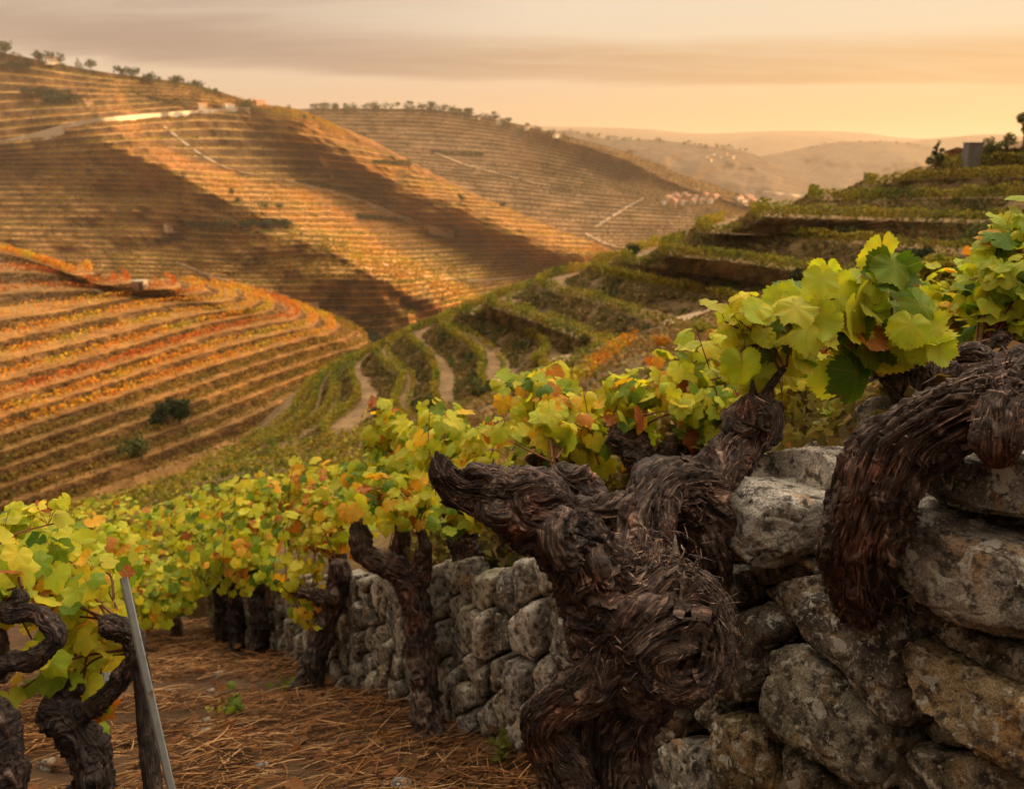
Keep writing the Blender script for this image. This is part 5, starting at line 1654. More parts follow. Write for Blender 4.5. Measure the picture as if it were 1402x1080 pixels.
weed(330, 975, "near", "small green weed sprouting in the straw", 6, 0.14, 5)
weed(395, 945, "near", "low green weed by the foot of the leaning vine", 6, 0.12, 6)
weed(690, 1045, "near", "dim weed tuft at the wall foot left of the burl vine", 6, 0.12, 7, (0.10, 0.12, 0.02))
weed(300, 985, "near", "tiny yellowish weed left of the green weed", 4, 0.08, 8, (0.25, 0.22, 0.03))
# ================================================================== VINE ROWS ON THE HILLS
ORD = ["first", "second", "third", "fourth", "fifth", "sixth", "seventh", "eighth", "ninth", "tenth", "eleventh", "twelfth", "thirteenth",
       "fourteenth", "fifteenth", "sixteenth", "seventeenth", "eighteenth", "nineteenth"]
TENS = {20: "twenty", 30: "thirty", 40: "forty", 50: "fifty"}


def ordinal(k):
    if k < 19: return ORD[k]
    k += 1
    t_, u_ = k // 10 * 10, k % 10
    return {20: "twentieth", 30: "thirtieth", 40: "fortieth", 50: "fiftieth"}[t_] if u_ == 0 else TENS[t_] + "-" + ORD[u_ - 1]


def quads(C, size, g, colr, flat=0.0):
    """randomly turned leaf clump quads (bent kites) at centres C"""
    n = len(C)
    a = g.normal(size=(n, 3)); a[:, 2] *= 1 - flat; a /= np.linalg.norm(a, axis=1)[:, None]
    b = np.cross(a, g.normal(size=(n, 3))); b /= np.linalg.norm(b, axis=1)[:, None]
    s_ = (np.asarray(size) * g.uniform(0.6, 1.3, n))[:, None]
    k = np.cross(a, b)
    V = np.stack([C - a * s_ * .5, C + b * s_ * .42 + k * s_ * .12, C + a * s_ * .5, C - b * s_ * .42 + k * s_ * .12], 1).reshape(-1, 3)
    F = np.arange(4 * n).reshape(-1, 4)
    return V, F, np.repeat(colr, 4, axis=0)


def row_colors(C, g, pal, scale, jitter=0.25):
    n1 = fbm(C * scale, 3) * 0.9 + g.normal(size=len(C)) * jitter
    x = np.clip((n1 + 0.75) / 1.5, 0, 0.999) * (len(pal) - 1)
    i = x.astype(int); f = (x - i)[:, None]
    p = np.array(pal)
    return (p[i] * (1 - f) + p[i + 1] * f) * g.uniform(0.75, 1.25, (len(C), 1))


def vine_row(P, width, height, size, per_m, pal, seed, label, group, gap=0.0, cscale=0.12, lift=0.1, posts=None, name="vine_hedge"):
    g = np.random.default_rng(seed)
    px, py, D = proj(P)
    vis = (px > -120) & (px < 1520) & (D > 2)
    if vis.sum() < 4: return
    i0, i1 = np.where(vis)[0][[0, -1]]
    P = P[i0:i1 + 1]
    d = np.concatenate([[0], np.cumsum(np.linalg.norm(np.diff(P, axis=0), axis=1))])
    n = int(d[-1] * per_m)
    if n < 8: return
    s_ = g.uniform(0, d[-1], n)
    # plants stand at intervals: bunch clumps a little
    pitch = max(1.1, size * 2.2)
    s_ = s_ + 0.16 * pitch * np.sin(s_ / pitch * 2 * np.pi)
    C = np.stack([np.interp(s_, d, P[:, k]) for k in range(3)], -1)
    dens = fbm(np.stack([s_ * 0.35 / pitch, np.full(n, seed * 1.7), np.zeros(n)], -1), 3)
    keep = dens > -0.75 + gap
    C, dens, s_ = C[keep], dens[keep], s_[keep]; n = len(C)
    th = g.uniform(0, 2 * np.pi, n); rr = g.uniform(0, 1, n) ** 0.5
    hh = height * (1 + 0.35 * dens)
    off = np.zeros((n, 3)); off[:, 0] = np.cos(th) * rr * width / 2; off[:, 1] = np.sin(th) * rr * width / 2
    off[:, 2] = lift + hh * g.uniform(0, 1, n) ** 0.8
    C = C + off
    V, F, c = quads(C, size, g, row_colors(C, g, pal, cscale))
    o0 = P[len(P) // 2]
    o = mesh(name, V, F, M_FOL, smooth=False, colr=c, origin=o0)
    tag(o, label, "vine row", group)
    return o


P_SPUR = [(0.085, 0.11, 0.013), (0.18, 0.19, 0.017), (0.34, 0.29, 0.022), (0.33, 0.20, 0.018), (0.12, 0.14, 0.014)]
P_LOW = [(0.09, 0.085, 0.014), (0.20, 0.15, 0.018), (0.30, 0.16, 0.018), (0.14, 0.13, 0.015)]
P_ORNG = [(0.26, 0.23, 0.02), (0.52, 0.36, 0.02), (0.60, 0.27, 0.015), (0.46, 0.13, 0.015), (0.58, 0.34, 0.02)]
P_RED = [(0.40, 0.20, 0.02), (0.50, 0.15, 0.015), (0.38, 0.07, 0.012), (0.54, 0.22, 0.015)]
P_VAL = [(0.12, 0.12, 0.014), (0.28, 0.20, 0.018), (0.44, 0.25, 0.018), (0.30, 0.11, 0.014), (0.18, 0.16, 0.016)]
P_FAR = [(0.08, 0.085, 0.016), (0.15, 0.12, 0.018), (0.22, 0.13, 0.018), (0.14, 0.08, 0.016)]

for k, e in enumerate(E3):
    if k == 0: continue
    P = e + (E3[k - 1] - e) * 0.035; P[:, 2] = e[:, 2] - 0.15
    if k < 7: P = P[32:]
    vine_row(P, 0.95, 1.30, 0.27, 85, P_SPUR, 900 + k, f"{ordinal(k - 1)} yellow green vine row down the terraced spur, counted from its top", "vine rows on the terraced spur", gap=0.04)
    if k > 3 and k % 2 == 0:      # a thinner second row further in on the wider terraces
        P = e + (E3[k - 1] - e) * 0.36; P[:, 2] = e[:, 2]
        vine_row(P, 0.65, 0.95, 0.26, 24, P_SPUR, 960 + k, f"thin inner vine row behind the {ordinal(k - 1)} row of the terraced spur", "vine rows on the terraced spur", gap=0.3)
for k, e in enumerate(E4):
    if k == 0: continue
    P = e + (E4[k - 1] - e) * 0.10; P[:, 2] = e[:, 2]
    pal = P_RED if k in (1, 2, 7) else P_ORNG if k < 10 else P_LOW
    vine_row(P, 0.9, 1.25, 0.36, 17, pal, 1000 + k, f"{ordinal(2 * k - 2)} autumn vine row down the orange hillside, counted from its top", "vine rows on the orange hillside", gap=0.1)
    if k + 1 < len(E4):
        P = e + (E4[k - 1] - e) * 0.42; P[:, 2] = e[:, 2]
        vine_row(P, 0.7, 0.95, 0.34, 11, pal, 1040 + k, f"{ordinal(2 * k - 1)} autumn vine row down the orange hillside, counted from its top", "vine rows on the orange hillside", gap=0.28)
for q_, (dx, dy) in enumerate(((-1.6, 2.4), (-4.2, 6.2))):
    vine_row(E4[0] + np.array([dx, dy, 0.1]), 1.0, 1.3, 0.36, 20, P_ORNG, 1060 + q_, ("golden vine row along the brow of the orange hillside", "golden vine row just behind the brow of the orange hillside")[q_], "vine rows on the orange hillside", gap=0.05)
for k, P in enumerate(sh5.edges):
    vine_row(P, 1.7, 2.3, 1.1, 4.4, P_VAL if k % 5 else P_ORNG[:2] + P_VAL[:2], 1100 + k, f"{ordinal(k)} vine row down the wide valley hill, counted from its crest", "vine rows on the valley hill", gap=0.18, cscale=0.012, lift=0.2)
for k, P in enumerate(sh6.edges):
    vine_row(P, 2.4, 3.0, 1.9, 1.9, P_FAR, 1200 + k, f"{ordinal(k)} vine row down the hill above the village, counted from its crest", "vine rows on the hill above the village", gap=0.2, cscale=0.008, lift=0.2)

# rows on the slope below the terrace
for k, (a, b, f, x0, x1, pal, sz) in enumerate([
        (3, 4, 0.30, -700, 640, P_SPUR, .20), (3, 4, 0.52, -700, 660, P_SPUR, .22), (3, 4, 0.72, -700, 640, P_SPUR, .24), (3, 4, 0.90, -700, 640, P_SPUR, .26),
        (4, 5, 0.08, -700, 620, P_SPUR, .28), (4, 5, 0.24, -700, 620, P_SPUR, .3), (4, 5, 0.40, -700, 600, P_SPUR, .3), (4, 5, 0.56, -700, 560, P_SPUR, .3), (4, 5, 0.72, -700, 540, P_SPUR, .3), (4, 5, 0.88, -700, 520, P_SPUR, .3)]):
    P = loft[a] + (loft[b] - loft[a]) * f
    px, py, D = proj(P); m = (px > x0) & (px < x1); P = P[m][np.argsort(px[m])]
    if len(P) < 3: continue
    P = catmull(P, 120)
    vine_row(P, 0.9, 1.0, sz, 40 if a == 3 else 30, pal, 1300 + k, f"{ordinal(k)} bushy vine row down the slope behind the terrace, counted from its nearest", "vine rows on the slope behind the terrace", gap=0.05)
for k, (pts, pal) in enumerate([([(770, 548), (800, 522), (835, 494), (868, 470)], P_ORNG), ([(742, 528), (770, 510), (810, 490), (842, 476)], P_SPUR), ([(690, 545), (730, 530), (760, 515)], P_SPUR)]):
    P = polyline_on(pts, 60, "t2")
    vine_row(P, 0.8, 1.1, 0.26, 34, pal, 1330 + k, ("orange vine row beside the bare strip below the spur path", "olive vine row just under the spur path", "short olive vine row at the lower end of the spur path")[k], "short rows under the spur path")

# dry grass on the terrace banks and on the slope (nobody could count it)
g = np.random.default_rng(55)


def bank_grass(name, E, n, size, pal, f0=0.06, f1=0.40, seed=3):
    g = np.random.default_rng(seed)
    k = g.integers(0, len(E) - 1, n); j = g.integers(0, E[0].shape[0] - 1, n); u = g.uniform(0, 1, (n, 1)); f = g.uniform(f0, f1, (n, 1))
    EE = np.stack(E)
    A = EE[k, j] * (1 - u) + EE[k, j + 1] * u; B = EE[k + 1, j] * (1 - u) + EE[k + 1, j + 1] * u
    C = A + (B - A) * f
    zf = np.clip(f / 0.42, 0, 1) * 0.9
    C[:, 2] = (A[:, 2:3] - (A[:, 2:3] - B[:, 2:3]) * zf)[:, 0] + size * 0.2
    ob = B - A; ob[:, 2] = 0; ob /= np.linalg.norm(ob, axis=1)[:, None] + 1e-6
    C += ob * g.uniform(0.10, 0.50, (n, 1))
    m = fbm(C * 0.35, 2) > -0.25
    C = C[m]
    V, F, c = quads(C, size, g, row_colors(C, g, pal, 0.2), flat=0.0)
    o = mesh(name, V, F, M_FOL, smooth=False, colr=c); tag(o, kind="stuff")


bank_grass("dry_grass", E3, 80000, 0.46, [(0.06, 0.075, 0.016), (0.16, 0.12, 0.03), (0.27, 0.17, 0.055), (0.09, 0.11, 0.018)], 0.02, 0.48)
bank_grass("dry_grass", E4, 30000, 0.40, [(0.10, 0.055, 0.015), (0.20, 0.10, 0.025), (0.12, 0.07, 0.018), (0.17, 0.11, 0.022)], seed=4)

n = 52000
i = g.integers(32, 80, n); j = g.integers(0, 119, n); u = g.uniform(0, 1, (n, 1)); v = g.uniform(0, 1, (n, 1))
RV = np.stack(rowsV)
C = (RV[i, j] * (1 - u) + RV[i, j + 1] * u) * (1 - v) + (RV[i + 1, j] * (1 - u) + RV[i + 1, j + 1] * u) * v
px, py, D = proj(C)
m = (px > -80) & (px < 1480) & (fbm(C * 0.22, 3) > -0.25) & (D > 3) & (D < 80)
C = C[m]; D = D[m]
C[:, 2] += 0.05 + g.uniform(0, 0.3, len(C)) * np.clip(D / 30, .25, 1)
V, F, c = quads(C, np.clip(D * 0.011, 0.06, 0.42), g, row_colors(C, g, [(0.12, 0.12, 0.02), (0.22, 0.17, 0.03), (0.30, 0.19, 0.06), (0.26, 0.13, 0.04), (0.16, 0.17, 0.02)], 0.15))
o = mesh("wild_grass", V, F, M_FOL, smooth=False, colr=c); tag(o, kind="stuff")

n = 40000        # low weeds and leaf litter on the terrace right behind the wall
i = g.integers(16, 46, n); j = g.integers(0, 119, n); u = g.uniform(0, 1, (n, 1)); v = g.uniform(0, 1, (n, 1))
C = (RV[i, j] * (1 - u) + RV[i, j + 1] * u) * (1 - v) + (RV[i + 1, j] * (1 - u) + RV[i + 1, j + 1] * u) * v
px, py, D = proj(C)
m = (px > 560) & (px < 1500) & (D > 1.6) & (D < 12); C = C[m]; D = D[m]
C[:, 2] += g.uniform(0, 0.16, len(C))
V, F, c = quads(C, 0.026 + 0.008 * D, g, row_colors(C, g, [(0.05, 0.045, 0.012), (0.12, 0.09, 0.02), (0.20, 0.17, 0.025), (0.22, 0.11, 0.03), (0.09, 0.09, 0.015)], 1.2))
o = mesh("terrace_weeds", V, F, M_FOL, smooth=False, colr=c); tag(o, kind="stuff")

# ================================================================== SHRUBS AND TREES
M_TRUNK, _t, _o = mat_new("tree_bark")
_P = _t.n("ShaderNodeTexCoord").outputs["Object"]
principled(_t, _o, _t.mix(_t.noise(_P, 4.0, 4.0), (0.05, 0.035, 0.022), (0.11, 0.08, 0.055)), 0.9)


def crown_points(g, n, lobes):
    """points spread through several lobes, denser near their skins"""
    c = np.array([l[:3] for l in lobes]); r = np.array([l[3] for l in lobes])
    k = g.choice(len(lobes), n, p=r ** 2 / (r ** 2).sum())
    d = g.normal(size=(n, 3)); d /= np.linalg.norm(d, axis=1)[:, None]
    return c[k] + d * (r[k] * g.uniform(0.45, 1.08, n))[:, None] * np.array([1, 1, .85])


def tree(loc, h, w, label, seed, pal, kind="round", n=700, size=None, cat="tree", group=None, name="tree"):
    g = np.random.default_rng(seed)
    root = empty(name, loc); tag(root, label, cat, group)
    tr = Acc(); lobes = []
    th = h * (0.30 if kind == "round" else 0.5 if kind == "umbrella" else 0.16)
    if kind == "bush": th = h * 0.1
    top = np.array([g.normal() * .04 * h, g.normal() * .04 * h, h * (0.7 if kind != "conic" else 0.95)])
    tp = catmull(np.array([[0, 0, -0.15 * h * .3], [0.01 * h, 0, th * .6], top * [1, 1, 0.6], top]), 10)
    v, f = tube_arrays(tp, np.linspace(0.035 * h, 0.010 * h, 10), 7); tr.add(v, f)
    nb = 9 if kind != "bush" else 11
    for b in range(nb):
        a = b * 2.4 + g.uniform(-.4, .4)
        if kind == "conic":
            z = h * (0.2 + 0.75 * b / nb); rr = w * 0.5 * (1 - 0.85 * b / nb) * 0.75; lr = w * 0.22 * (1.15 - b / nb)
        elif kind == "umbrella":
            z = h * (0.78 + 0.1 * g.uniform()); rr = w * 0.32 * g.uniform(.3, 1); lr = w * 0.17
        elif kind == "bush":
            z = h * g.uniform(0.25, 0.72); rr = w * 0.30 * g.uniform(0.1, 1.1); lr = w * g.uniform(.15, .24)
        else:
            z = h * g.uniform(0.42, 0.85); rr = w * 0.30 * g.uniform(.3, 1.1); lr = w * g.uniform(0.15, 0.24)
        p = np.array([math.cos(a) * rr, math.sin(a) * rr, z]); lobes.append((*p, lr))
        s0 = tp[min(8, int(9 * max(0.1, (z - 0.15 * h)) / (top[2] + 1e-6) * 0.8))]
        v, f = tube_arrays(catmull(np.array([s0, (s0 + p) / 2 + [0, 0, .03 * h], p]), 6), np.linspace(0.012 * h, 0.005 * h, 6), 5); tr.add(v, f)
    tr.build("trunk", M_TRUNK, root)
    C = crown_points(g, n, lobes)
    V, F, c = quads(C, size or w * 0.085, g, row_colors(C, g, pal, 2.2 / w))
    mesh("crown", V, F, M_FOL, root, smooth=False, colr=c)
    return root


def copy_tree(o, loc, rz, sc, label, group):
    c = o.copy(); col.objects.link(c); c.location = tuple(float(v) for v in loc); c.rotation_euler = (0, 0, rz); c.scale = (sc[0], sc[0], sc[1])
    c["label"] = label
    if group: c["group"] = group
    for ch in o.children:
        d = ch.copy(); col.objects.link(d); d.parent = c
    return c


P_DARK = [(0.020, 0.034, 0.010), (0.035, 0.055, 0.014), (0.055, 0.070, 0.018), (0.03, 0.045, 0.012)]
P_OLIV = [(0.06, 0.075, 0.018), (0.10, 0.11, 0.022), (0.14, 0.13, 0.028), (0.07, 0.085, 0.02)]
P_YEL = [(0.16, 0.19, 0.02), (0.28, 0.28, 0.025), (0.38, 0.30, 0.03), (0.20, 0.23, 0.02)]


def at_px(px, py, *keys):
    return hit(px, py, *keys)


def plant(px, py, key, hpx, wpx, label, seed, pal, kind="round", n=700, cat="tree", name="tree", size=None):
    P = hit(px, py, *key) if isinstance(key, tuple) else U(px, py, key)
    if P is None:
        print("MISS", px, py, key); return None
    D = P @ FWD
    return tree(P, hpx * D / FPX, wpx * D / FPX, label, seed, pal, kind, n, None if size is None else size * D / FPX, cat, None, name)


plant(222, 586, ("t4",), 44, 36, "dark rounded tree, left half of the pair amid the orange rows", 1, P_DARK, "bush", 1500)
plant(246, 580, ("t4",), 48, 38, "dark rounded tree, right half of the pair amid the orange rows", 2, P_DARK, "bush", 1500)
plant(185, 618, ("t4",), 16, 60, "low dark thicket on the bank below the pair of trees", 3, P_OLIV, "bush", 700, "shrub", "shrub")
plant(1280, 233, ("t3",), 42, 26, "small lone tree with sparse tiers of branches on the spur's crest", 4, P_DARK, "conic", 520, size=3.2)
plant(1354, 214, ("t3",), 30, 36, "low bushy tree right of the concrete pillar", 5, P_OLIV, "bush", 700)
plant(1376, 212, ("t3",), 36, 28, "upright bushy tree between the low bush and the edge tree", 6, P_OLIV, "bush", 600)
plant(1399, 208, ("t3",), 56, 36, "taller leafy tree at the far right on the spur's top", 7, P_OLIV, "round", 900)
plant(1252, 362, ("t3", "t2"), 28, 52, "round dark shrub on the terrace left of the yellow bush", 8, P_DARK, "bush", 900, "shrub", "shrub")
plant(1094, 392, ("t3", "t2"), 28, 44, "dark shrub just left above the tall green vine shoot", 9, P_DARK, "bush", 900, "shrub", "shrub")
plant(1285, 425, 12.0, 84, 96, "large yellow green bush beyond the golden vine", 10, P_YEL, "bush", 1900, "shrub", "shrub")
plant(1160, 322, ("t3",), 14, 50, "low olive bramble at the foot of the spur's upper wall", 11, P_OLIV, "bush", 500, "shrub", "shrub")
plant(1345, 330, ("t3",), 22, 60, "olive bramble under the wall near the right edge", 12, P_OLIV, "bush", 700, "shrub", "shrub")
for q, (px, py, hp, wp, pal, lb) in enumerate([
        (660, 545, 30, 46, P_OLIV, "dusky shrub at the lower end of the spur terraces"), (735, 502, 34, 26, P_YEL, "leafy shrub at the spur row's hooked end"),
        (525, 580, 26, 50, P_DARK, "dark shrub at the foot of the spur left of the tall vine"), (708, 540, 26, 40, P_DARK, "dark shrub beside the spur path's lower end"),
        (618, 432, 14, 24, P_OLIV, "small shrub on the spur's crest line"), (800, 472, 16, 26, P_OLIV, "small olive shrub along the spur path"),
        (865, 352, 20, 30, P_DARK, "dark shrub on the crest at the big terrace bend"), (590, 556, 20, 34, P_OLIV, "olive shrub under the curling spur rows"),
        (960, 462, 26, 40, P_YEL, "yellowish weed bush on the slope below the spur path"), (905, 480, 24, 34, P_ORNG, "rusty weed bush on the slope beyond the yellow vines"), (1010, 445, 30, 36, P_YEL, "pale weed bush beyond the tall green vine shoot"),
        (985, 470, 20, 40, P_ORNG, "rust coloured bush left of the pale weed bush")]):
    plant(px, py, ("t3", "t2"), hp, wp, lb, 20 + q, pal, "bush", 700, "shrub", "shrub")
for q, (px, py, hp, wp, key, kind, lb) in enumerate([
        (8, 72, 11, 22, "t5", "bush", "wide dark tree on the skyline at the left edge"), (30, 74, 15, 9, "t5", "umbrella", "tall thin umbrella pine on the left skyline"),
        (37, 77, 9, 10, "t5", "round", "small dark tree right of the umbrella pine"), (54, 82, 10, 20, "t5", "bush", "low dark tree right of the small skyline tree"), (70, 86, 13, 14, "t5", "round", "round dark tree left of the white farmhouse"),
        (84, 89, 12, 12, "t5", "round", "dark tree right of the white farmhouse"), (108, 94, 11, 10, "t5", "conic", "pointed tree left of a rounder skyline tree"), (125, 97, 12, 16, "t5", "round", "rounder skyline tree at the end of its clump"),
        (166, 101, 8, 20, "t5", "bush", "low clump of scrub on the skyline slope"), (182, 106, 9, 18, "t5", "round", "dark tree over the red ploughed field"), (203, 110, 7, 22, "t5", "bush", "flat scrub tree right of the red field's tree"),
        (240, 112, 6, 20, "t5", "bush", "flat dark hedge tree on the falling skyline"), (268, 117, 5, 20, "t5", "bush", "low scrub left of the lit farmhouse"), (338, 148, 12, 18, "t5", "round", "round dark tree at the end of the white road"),
        (300, 134, 6, 6, "t5", "round", "tiny tree below the lit farmhouse"), (252, 247, 14, 9, "t5", "round", "small tree on the sunlit spur crest"), (318, 266, 11, 14, "t5", "bush", "bush on the sunlit spur below the small tree"),
        (326, 277, 11, 16, "t5", "bush", "lower bush on the sunlit spur"), (383, 287, 13, 16, "t5", "bush", "dark bush left of the round knoll"), (364, 286, 9, 20, "t5", "bush", "olive bush beside the knoll's dark bush"),
        (631, 281, 20, 14, "t5", "round", "lone leafy tree standing on the second spur's rows"), (590, 232, 9, 9, "t5", "bush", "bush on the second spur's lit edge"), (601, 236, 8, 10, "t5", "bush", "twin bush on the second spur's lit edge"),
        (688, 282, 7, 16, "t5", "bush", "scrub on the spur right of the lone leafy tree"), (737, 292, 8, 12, "t5", "bush", "yellowish bush low on the second spur's edge"), (412, 325, 9, 8, "t5", "round", "reddish bush on the crest of the knoll"),
        (495, 472, 18, 60, "t5", "bush", "dark green copse in the hollow by the spur"), (455, 470, 16, 40, "t5", "bush", "dark copse left in the hollow"), (605, 412, 7, 12, "t5", "bush", "dark bush where the knoll meets the valley floor")]):
    if q < 13: hp *= 1.5; wp *= 1.3
    plant(px, py + 1.5, (key,), hp, wp, lb, 60 + q, P_DARK if q not in (24, 25, 19) else P_OLIV, kind, 320 if wp < 30 else 900)

# dark scrub belts and hedges on the valley hill: long masses
for q, (pts, hgt, lb, key) in enumerate([
        ([(245, 312), (300, 313), (350, 313), (398, 313)], 4.5, "long dark green hedge under the sunlit spur", "t5"), ([(405, 252), (440, 257), (480, 262), (512, 262)], 3.6, "dark hedge along the middle of the hill", "t5"),
        ([(512, 226), (540, 227), (562, 228)], 4.2, "short dark hedge near the second spur's edge", "t5"), ([(440, 258), (470, 262), (500, 264)], 3.2, "lower dark hedge beside the middle hedge", "t5"),
        ([(60, 140), (85, 142), (110, 140)], 6.5, "dark scrub belt on the upper left slope", "t5"), ([(30, 128), (60, 130), (100, 131)], 5.0, "upper scrub belt on the left slope", "t5"), ([(0, 92), (20, 93), (40, 94)], 5, "scrub belt close under the left skyline", "t5"),
        ([(210, 332), (235, 332), (255, 333)], 3.0, "short dark hedge left below the long hedge", "t5"), ([(490, 300), (530, 303), (552, 306)], 4.0, "dark hedge at the bend of the dirt track", "t5"), ([(185, 130), (230, 142), (262, 150)], 2.5, "hedge along the red field", "t5"),
        ([(590, 211), (630, 213), (660, 214)], 5.0, "dark hedge on the hill above the village", "t6"), ([(465, 185), (490, 187), (500, 188)], 5.0, "small dark wood on the far hill's left side", "t6")]):
    P = polyline_on(pts, 40, key)
    o = vine_row(P, hgt * 0.9, hgt, hgt * 0.32, 16, P_DARK, 1500 + q, lb, None, cscale=.1, name="hedge")
    if o: o["category"] = "hedge"

# the wooded crest of the hill above the village
protos = [tree((0, 0, 0), 10, 9, "x", 301, P_DARK, "round", 170), tree((0, 0, 0), 11, 6, "x", 302, P_DARK, "conic", 150), tree((0, 0, 0), 9, 10, "x", 303, P_DARK, "umbrella", 150), tree((0, 0, 0), 6, 9, "x", 304, P_OLIV, "bush", 150)]
g = np.random.default_rng(9)
first = [True] * 4


def far_tree(px, py, key, hpx, q, label, group):
    P = hit(px, py, key)
    if P is None: return
    P = P - np.array([0, 0, 0.6])
    D = P @ FWD
    sc = hpx * D / FPX / (10, 11, 9, 6)[q]
    if first[q]:
        first[q] = False; o = protos[q]; o.location = tuple(float(v) for v in P); o.scale = (sc, sc, sc); o["label"] = label; o["group"] = group
        return
    copy_tree(protos[q], P, g.uniform(0, 6), (sc * g.uniform(.9, 1.25), sc), label, group)


sk = np.array(g6[0])
for px in np.sort(np.concatenate([g.uniform(424, 700, 96), g.uniform(700, 800, 18)])):
    py = np.interp(px, sk[:, 0], sk[:, 1]) + g.uniform(2.0, 6.5)
    far_tree(px, py, "t6", g.uniform(8, 14) * (1 if px < 700 else .75), g.choice(4, p=[.45, .15, .25, .15]), "dark tree of the wooded crest on the hill above the village", "trees on the wooded crest")
sk5 = np.array(g5[0])
for px in np.sort(np.concatenate([g.uniform(-10, 135, 22), g.uniform(135, 330, 20), g.uniform(365, 440, 8)])):
    far_tree(px, np.interp(px, sk5[:, 0], sk5[:, 1]) + g.uniform(1.5, 9), "t5", g.uniform(5, 11), g.choice(4, p=[.3, .1, .15, .45]), "dark tree or scrub along the left hill's skyline", "trees along the left skyline")
sk7 = np.array([(780, 179), (830, 190), (900, 192), (960, 199), (1020, 207), (1060, 225)], float)
for px in g.uniform(775, 1035, 40):
    far_tree(px, np.interp(px, sk7[:, 0], sk7[:, 1]) + g.uniform(1.5, 4.0), "t7", g.uniform(4.5, 8.5), g.choice(4, p=[.5, .1, .2, .2]), "tiny dark tree on the skyline of the receding hill", "trees on the receding skyline")
for px, py in [(896, 275), (902, 279), (984, 274), (990, 276), (996, 274), (1002, 277), (992, 279), (1006, 273), (960, 266), (930, 284)]:
    far_tree(px + 3, py + 3, "t6", g.uniform(7, 11), g.integers(0, 4), "dark tree among the village houses", "trees in the village")
for px in g.uniform(1090, 1290, 24):
    far_tree(px, np.interp(px, [1080, 1130, 1180, 1235, 1300], [207, 197, 194, 195, 204]) + 2.5, "t8", g.uniform(3, 5), g.integers(0, 4), "tiny tree on the hazy hill's skyline", "trees on the hazy skyline")
for i_, f_ in enumerate(first):
    if f_:
        for ch in list(protos[i_].children): bpy.data.objects.remove(ch)
        bpy.data.objects.remove(protos[i_])

# ================================================================== HOUSES
M_ROOF, _t, _o = mat_new("terracotta_tiles")
_P = _t.n("ShaderNodeTexCoord").outputs["Object"]
_w = _t.n("ShaderNodeTexWave"); _w.inputs["Scale"].default_value = 2.2; _w.inputs["Distortion"].default_value = 0.6; _t.l(_P, _w.inputs["Vector"])
principled(_t, _o, _t.mix(_w.outputs["Fac"], (0.24, 0.10, 0.055), (0.42, 0.20, 0.11)), 0.85)
M_GLASS, _t, _o = mat_new("dark_window")
principled(_t, _o, (0.03, 0.03, 0.035), 0.2)
WALLS = {}
for nm, c in (("white", (0.84, 0.81, 0.74)), ("cream", (0.62, 0.50, 0.36)), ("ochre", (0.55, 0.36, 0.2)), ("grey", (0.34, 0.29, 0.24))):
    m_, _t, _o = mat_new(nm + "_render"); _P = _t.n("ShaderNodeTexCoord").outputs["Object"]
    principled(_t, _o, _t.mix(_t.noise(_P, 1.5, 4.0), tuple(x * .85 for x in c), tuple(min(1, x * 1.1) for x in c)), 0.9)
    WALLS[nm] = m_


def box(acc, c, s):
    x, y, z = (v / 2 for v in s)
    V = np.array([(-x, -y, -z), (x, -y, -z), (x, y, -z), (-x, y, -z), (-x, -y, z), (x, -y, z), (x, y, z), (-x, y, z)]) + np.array(c)
    acc.add(V, np.array([(0, 3, 2, 1), (4, 5, 6, 7), (0, 1, 5, 4), (1, 2, 6, 5), (2, 3, 7, 6), (3, 0, 4, 7)]))


def house(w, d, h, rh, wall_kind, nwin):
    """gabled house along x, front on -y"""
    root = empty("house"); tag(root, "x", "house")
    V = np.array([(-w / 2, -d / 2, -2), (w / 2, -d / 2, -2), (w / 2, d / 2, -2), (-w / 2, d / 2, -2), (-w / 2, -d / 2, h), (w / 2, -d / 2, h), (w / 2, d / 2, h), (-w / 2, d / 2, h), (-w / 2, 0, h + rh), (w / 2, 0, h + rh)])
    mesh("wall", V, [np.array([(0, 1, 5, 4), (2, 3, 7, 6), (3, 2, 1, 0)]), np.array([(1, 2, 6), (1, 6, 5), (5, 6, 9), (3, 0, 4), (3, 4, 7), (7, 4, 8)])], WALLS[wall_kind], root, smooth=False)
    a = Acc(); ov = 0.4; t = 0.18
    for sgn in (-1, 1):
        q = [(-w / 2 - ov, sgn * (d / 2 + ov), h - ov * rh / (d / 2)), (w / 2 + ov, sgn * (d / 2 + ov), h - ov * rh / (d / 2)), (w / 2 + ov, 0, h + rh), (-w / 2 - ov, 0, h + rh)]
        q = np.array(q) + [0, 0, 0.03]; q2 = q + [0, 0, t]
        a.add(np.vstack([q, q2]), np.array([(0, 1, 2, 3), (7, 6, 5, 4), (0, 4, 5, 1), (1, 5, 6, 2), (3, 2, 6, 7), (0, 3, 7, 4)]))
    a.build("roof", M_ROOF, root, smooth=False)
    for k in range(nwin):
        x = -w / 2 + w * (k + 0.7) / (nwin + 0.4)
        b = Acc(); box(b, (x, -d / 2 - 0.02, h * 0.58), (0.9, 0.08, 1.2)); b.build("window", M_GLASS, root, smooth=False)
    b = Acc(); box(b, (w / 2 - 1.2, -d / 2 - 0.02, 1.0), (1.0, 0.08, 2.0)); b.build("door", M_GLASS, root, smooth=False)
    b = Acc(); box(b, (w * 0.28, d * 0.12, h + rh + 0.1), (0.6, 0.6, 1.3)); b.build("chimney", WALLS[wall_kind], root, smooth=False)
    return root


HP = [house(11, 8, 5.2, 2.0, "white", 3), house(9, 7, 4.2, 1.7, "cream", 2), house(14, 8, 4.4, 1.8, "white", 4), house(10, 7, 5.0, 1.8, "ochre", 3)]
hfirst = [True] * 4


